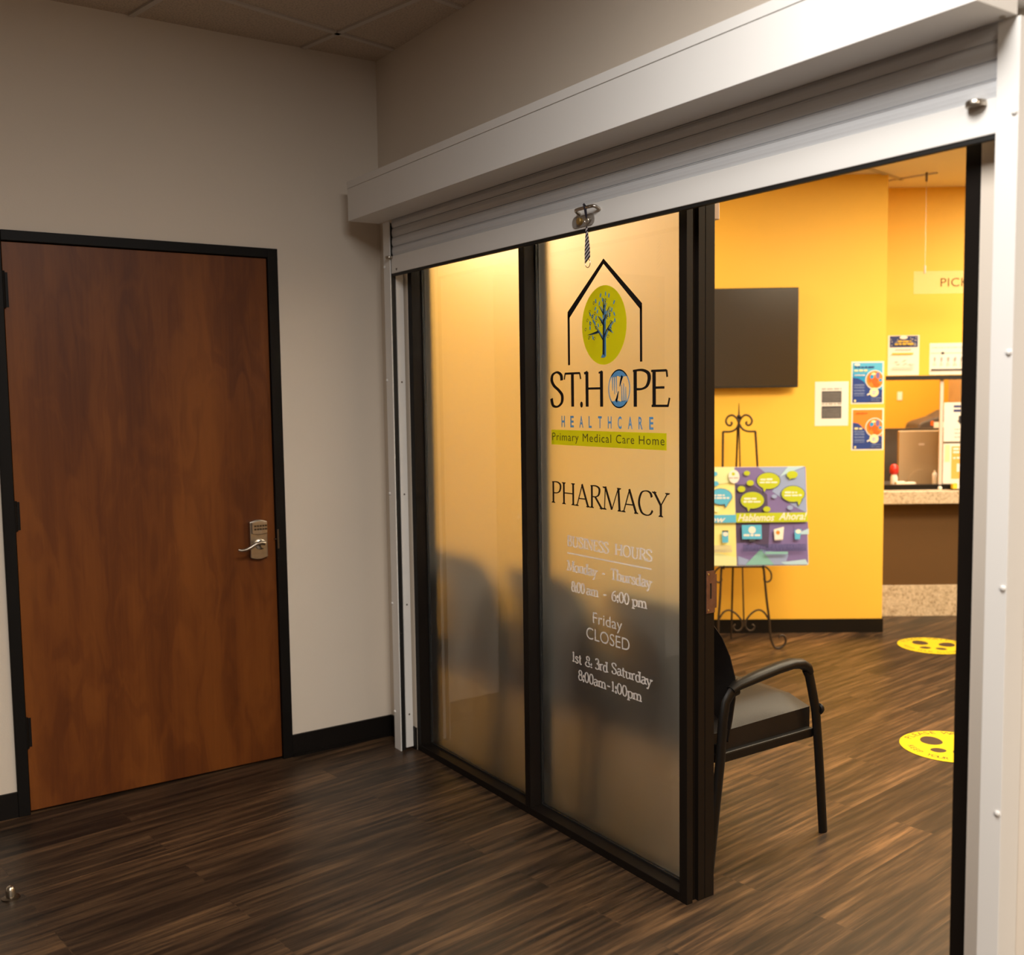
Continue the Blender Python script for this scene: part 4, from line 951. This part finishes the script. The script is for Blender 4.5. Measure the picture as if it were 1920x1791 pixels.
# behind the window
dk = thing('work_desk', (.9, .95, 0), 'dark desk behind the service window', 'desk', 'Y')
MB().box(.0, 2.2, .546, 1.24, .80, .84).build('desk_top', M['charcoal'], dk)
for x in (.02, 2.12): MB().box(x, x + .05, .57, 1.22, 0, .80).build('side_panel', M['charcoal'], dk)
MB().box(.0, 2.2, 1.245, 1.285, 0, 1.228).build('desk_divider', M['charcoal'], loc=(1.1, 1.26, 0), frame='Y')
tag(bpy.data.objects['desk_divider'], 'dark divider panel standing behind the desk in the service window', 'divider')
mo = thing('computer_monitor', (.50, .78, .84), 'tan back of a computer monitor seen through the service window', 'monitor', 'Y')
MB().box(.347, .660, .745, .780, .875, 1.229).build('back_cover', M['tanmon'], mo, bevel=.006)
st_ = MB(); st_.extrude([(.50 + .10 * math.cos(R(a)), .842 + .12 * max(0, math.sin(R(a)))) for a in range(0, 181, 12)] + [(.40, .8405), (.60, .8405)][::1], 'y', .732, .744); st_.build('stand', M['tanmon'], mo)
MB().box(.482, .520, .7440, .7455, 1.128, 1.142).build('badge', M['pale'], mo)
rb = thing('squeeze_bottle', (.315, .70, .84), 'small white bottle with a red cap left of the tan monitor', 'bottle', 'Y')
MB().lathe([(.020, 0), (.024, .005), (.024, .075), (.016, .095)], (.288, .66, .8405), n=20).build('body', M['paper'], rb, smooth=True)
MB().lathe([(.018, .095), (.028, .105), (.030, .13), (.024, .155), (.010, .165)], (.288, .66, .8405), n=20).build('cap', M['red'], rb, smooth=True)
pp = thing('paper_stack', (.35, .60, .84), 'white papers lying inside the service window sill', 'papers', 'Y')
MB().box(.27, .33, .555, .60, .8405, .893).build('sheets', M['paper'], pp); MB().box(.335, .40, .56, .60, .8405, .888).build('folded_sheet', M['paper'], pp)
wb = thing('lotion_bottle', (.545, .60, .84), 'slim white bottle by the glass edge of the service window', 'bottle', 'Y')
MB().lathe([(.014, 0), (.016, .003), (.016, .10), (.008, .112)], (.540, .60, .8405), n=18).build('body', M['paper'], wb, smooth=True)
MB().lathe([(.007, .112), (.007, .125)], (.540, .60, .8405), n=14).build('cap', M['paper'], wb, smooth=True)
d2 = thing('side_table', (.85, 1.75, 0), 'low dark table hidden behind the divider panel', 'table', 'Y')
MB().box(.45, 1.25, 1.54, 2.0, .98, 1.02).build('table_top', M['charcoal'], d2)
for x in (.46, 1.19):
    for y in (1.55, 1.94): MB().box(x, x + .05, y, y + .05, 0, .98).build('leg', M['charcoal'], d2)
pr = thing('desk_printer', (.93, 1.62, 1.02), 'dark grey rounded machine with a white label behind the divider', 'printer', 'Y')
pm = [(.76, 1.0205), (.765, 1.19), (.785, 1.25), (.82, 1.268), (.93, 1.30), (1.02, 1.35), (1.10, 1.35), (1.12, 1.0205)]
MB().extrude(pm, 'y', 1.57, 1.85).build('housing', M['charcoal'], pr, bevel=.012)
MB().box(.895, .985, 1.5675, 1.5705, 1.215, 1.262).build('label_sticker', M['paper'], pr); MB().box(.872, .893, 1.5675, 1.5705, 1.235, 1.270).build('red_mark', M['redor'], pr)
tag(MB().box(.865, .905, 2.293, 2.2995, 1.425, 1.495).build('light_switch', M['paper'], frame='Y', loc=(.88, 2.3, 1.46), bevel=.002), 'white light switch on the ochre wall behind the window', 'switch')
sh = thing('storage_shelf', (1.35, 1.4, 0), 'tan storage shelf at the right behind the service window', 'shelf', 'Y')
MB().box(.975, 1.005, 1.30, 1.50, 0, 1.95).build('side_panel', M['card'], sh); MB().box(1.80, 1.83, 1.30, 1.50, 0, 1.95).build('side_panel', M['card'], sh)
MB().box(1.005, 1.80, 1.48, 1.50, 0, 1.95).build('back_panel', M['card'], sh)
for z in (1.10, 1.36, 1.62, 1.92): MB().box(1.005, 1.80, 1.30, 1.48, z, z + .02).build('shelf_board', M['card'], sh)
for i, (a, b_, z, h, lab) in enumerate(((1.015, 1.055, 1.38, .17, 'narrow pale carton at the left end of the tan storage shelf'), (1.09, 1.20, 1.38, .10, 'low pale carton on the middle board of the storage shelf'), (1.07, 1.22, 1.64, .12, 'wide pale carton on the upper board of the storage shelf'))):
    tag(MB().box(a, b_, 1.315, 1.47, z + .0002, z + h).build('carton', M['pale'], frame='Y', loc=((a + b_) / 2, 1.4, z)), lab, 'box', 'pale cartons on the storage shelf')

# hanging pick up sign
hs = thing('hanging_sign', (.463, -.016, 2.15), 'clear acrylic pick up sign hanging on thin cables before the counter', 'sign', 'Y')
MB().box(.156, .770, -.019, -.013, 2.090, 2.226).build('acrylic_panel', M['acrylic'], hs)
gg = G(-.0192); gg.sans('PICK UP', .316, .612, 2.132, .050, 0, 1.05); gg.build('pick_up_lettering', flat('brown_letter', (.10, .05, .012)), hs, weld=False)
for x in (.222, .704):
    MB().tube([(x, -.016, 2.235), (x, -.016, HP)], .0012, 6).build('cable', M['steel'], hs)
    MB().lathe([(.005, 0), (.006, .004), (.006, .045), (.003, .05)], (x, -.016, 2.212), n=12).build('cable_clip', M['pale'], hs, smooth=True)
    MB().lathe([(.003, 0), (.007, .006), (.007, .052), (.004, .055)], (x, -.016, HP - .056), n=12).build('ceiling_fitting', M['steel_dark'], hs, smooth=True)
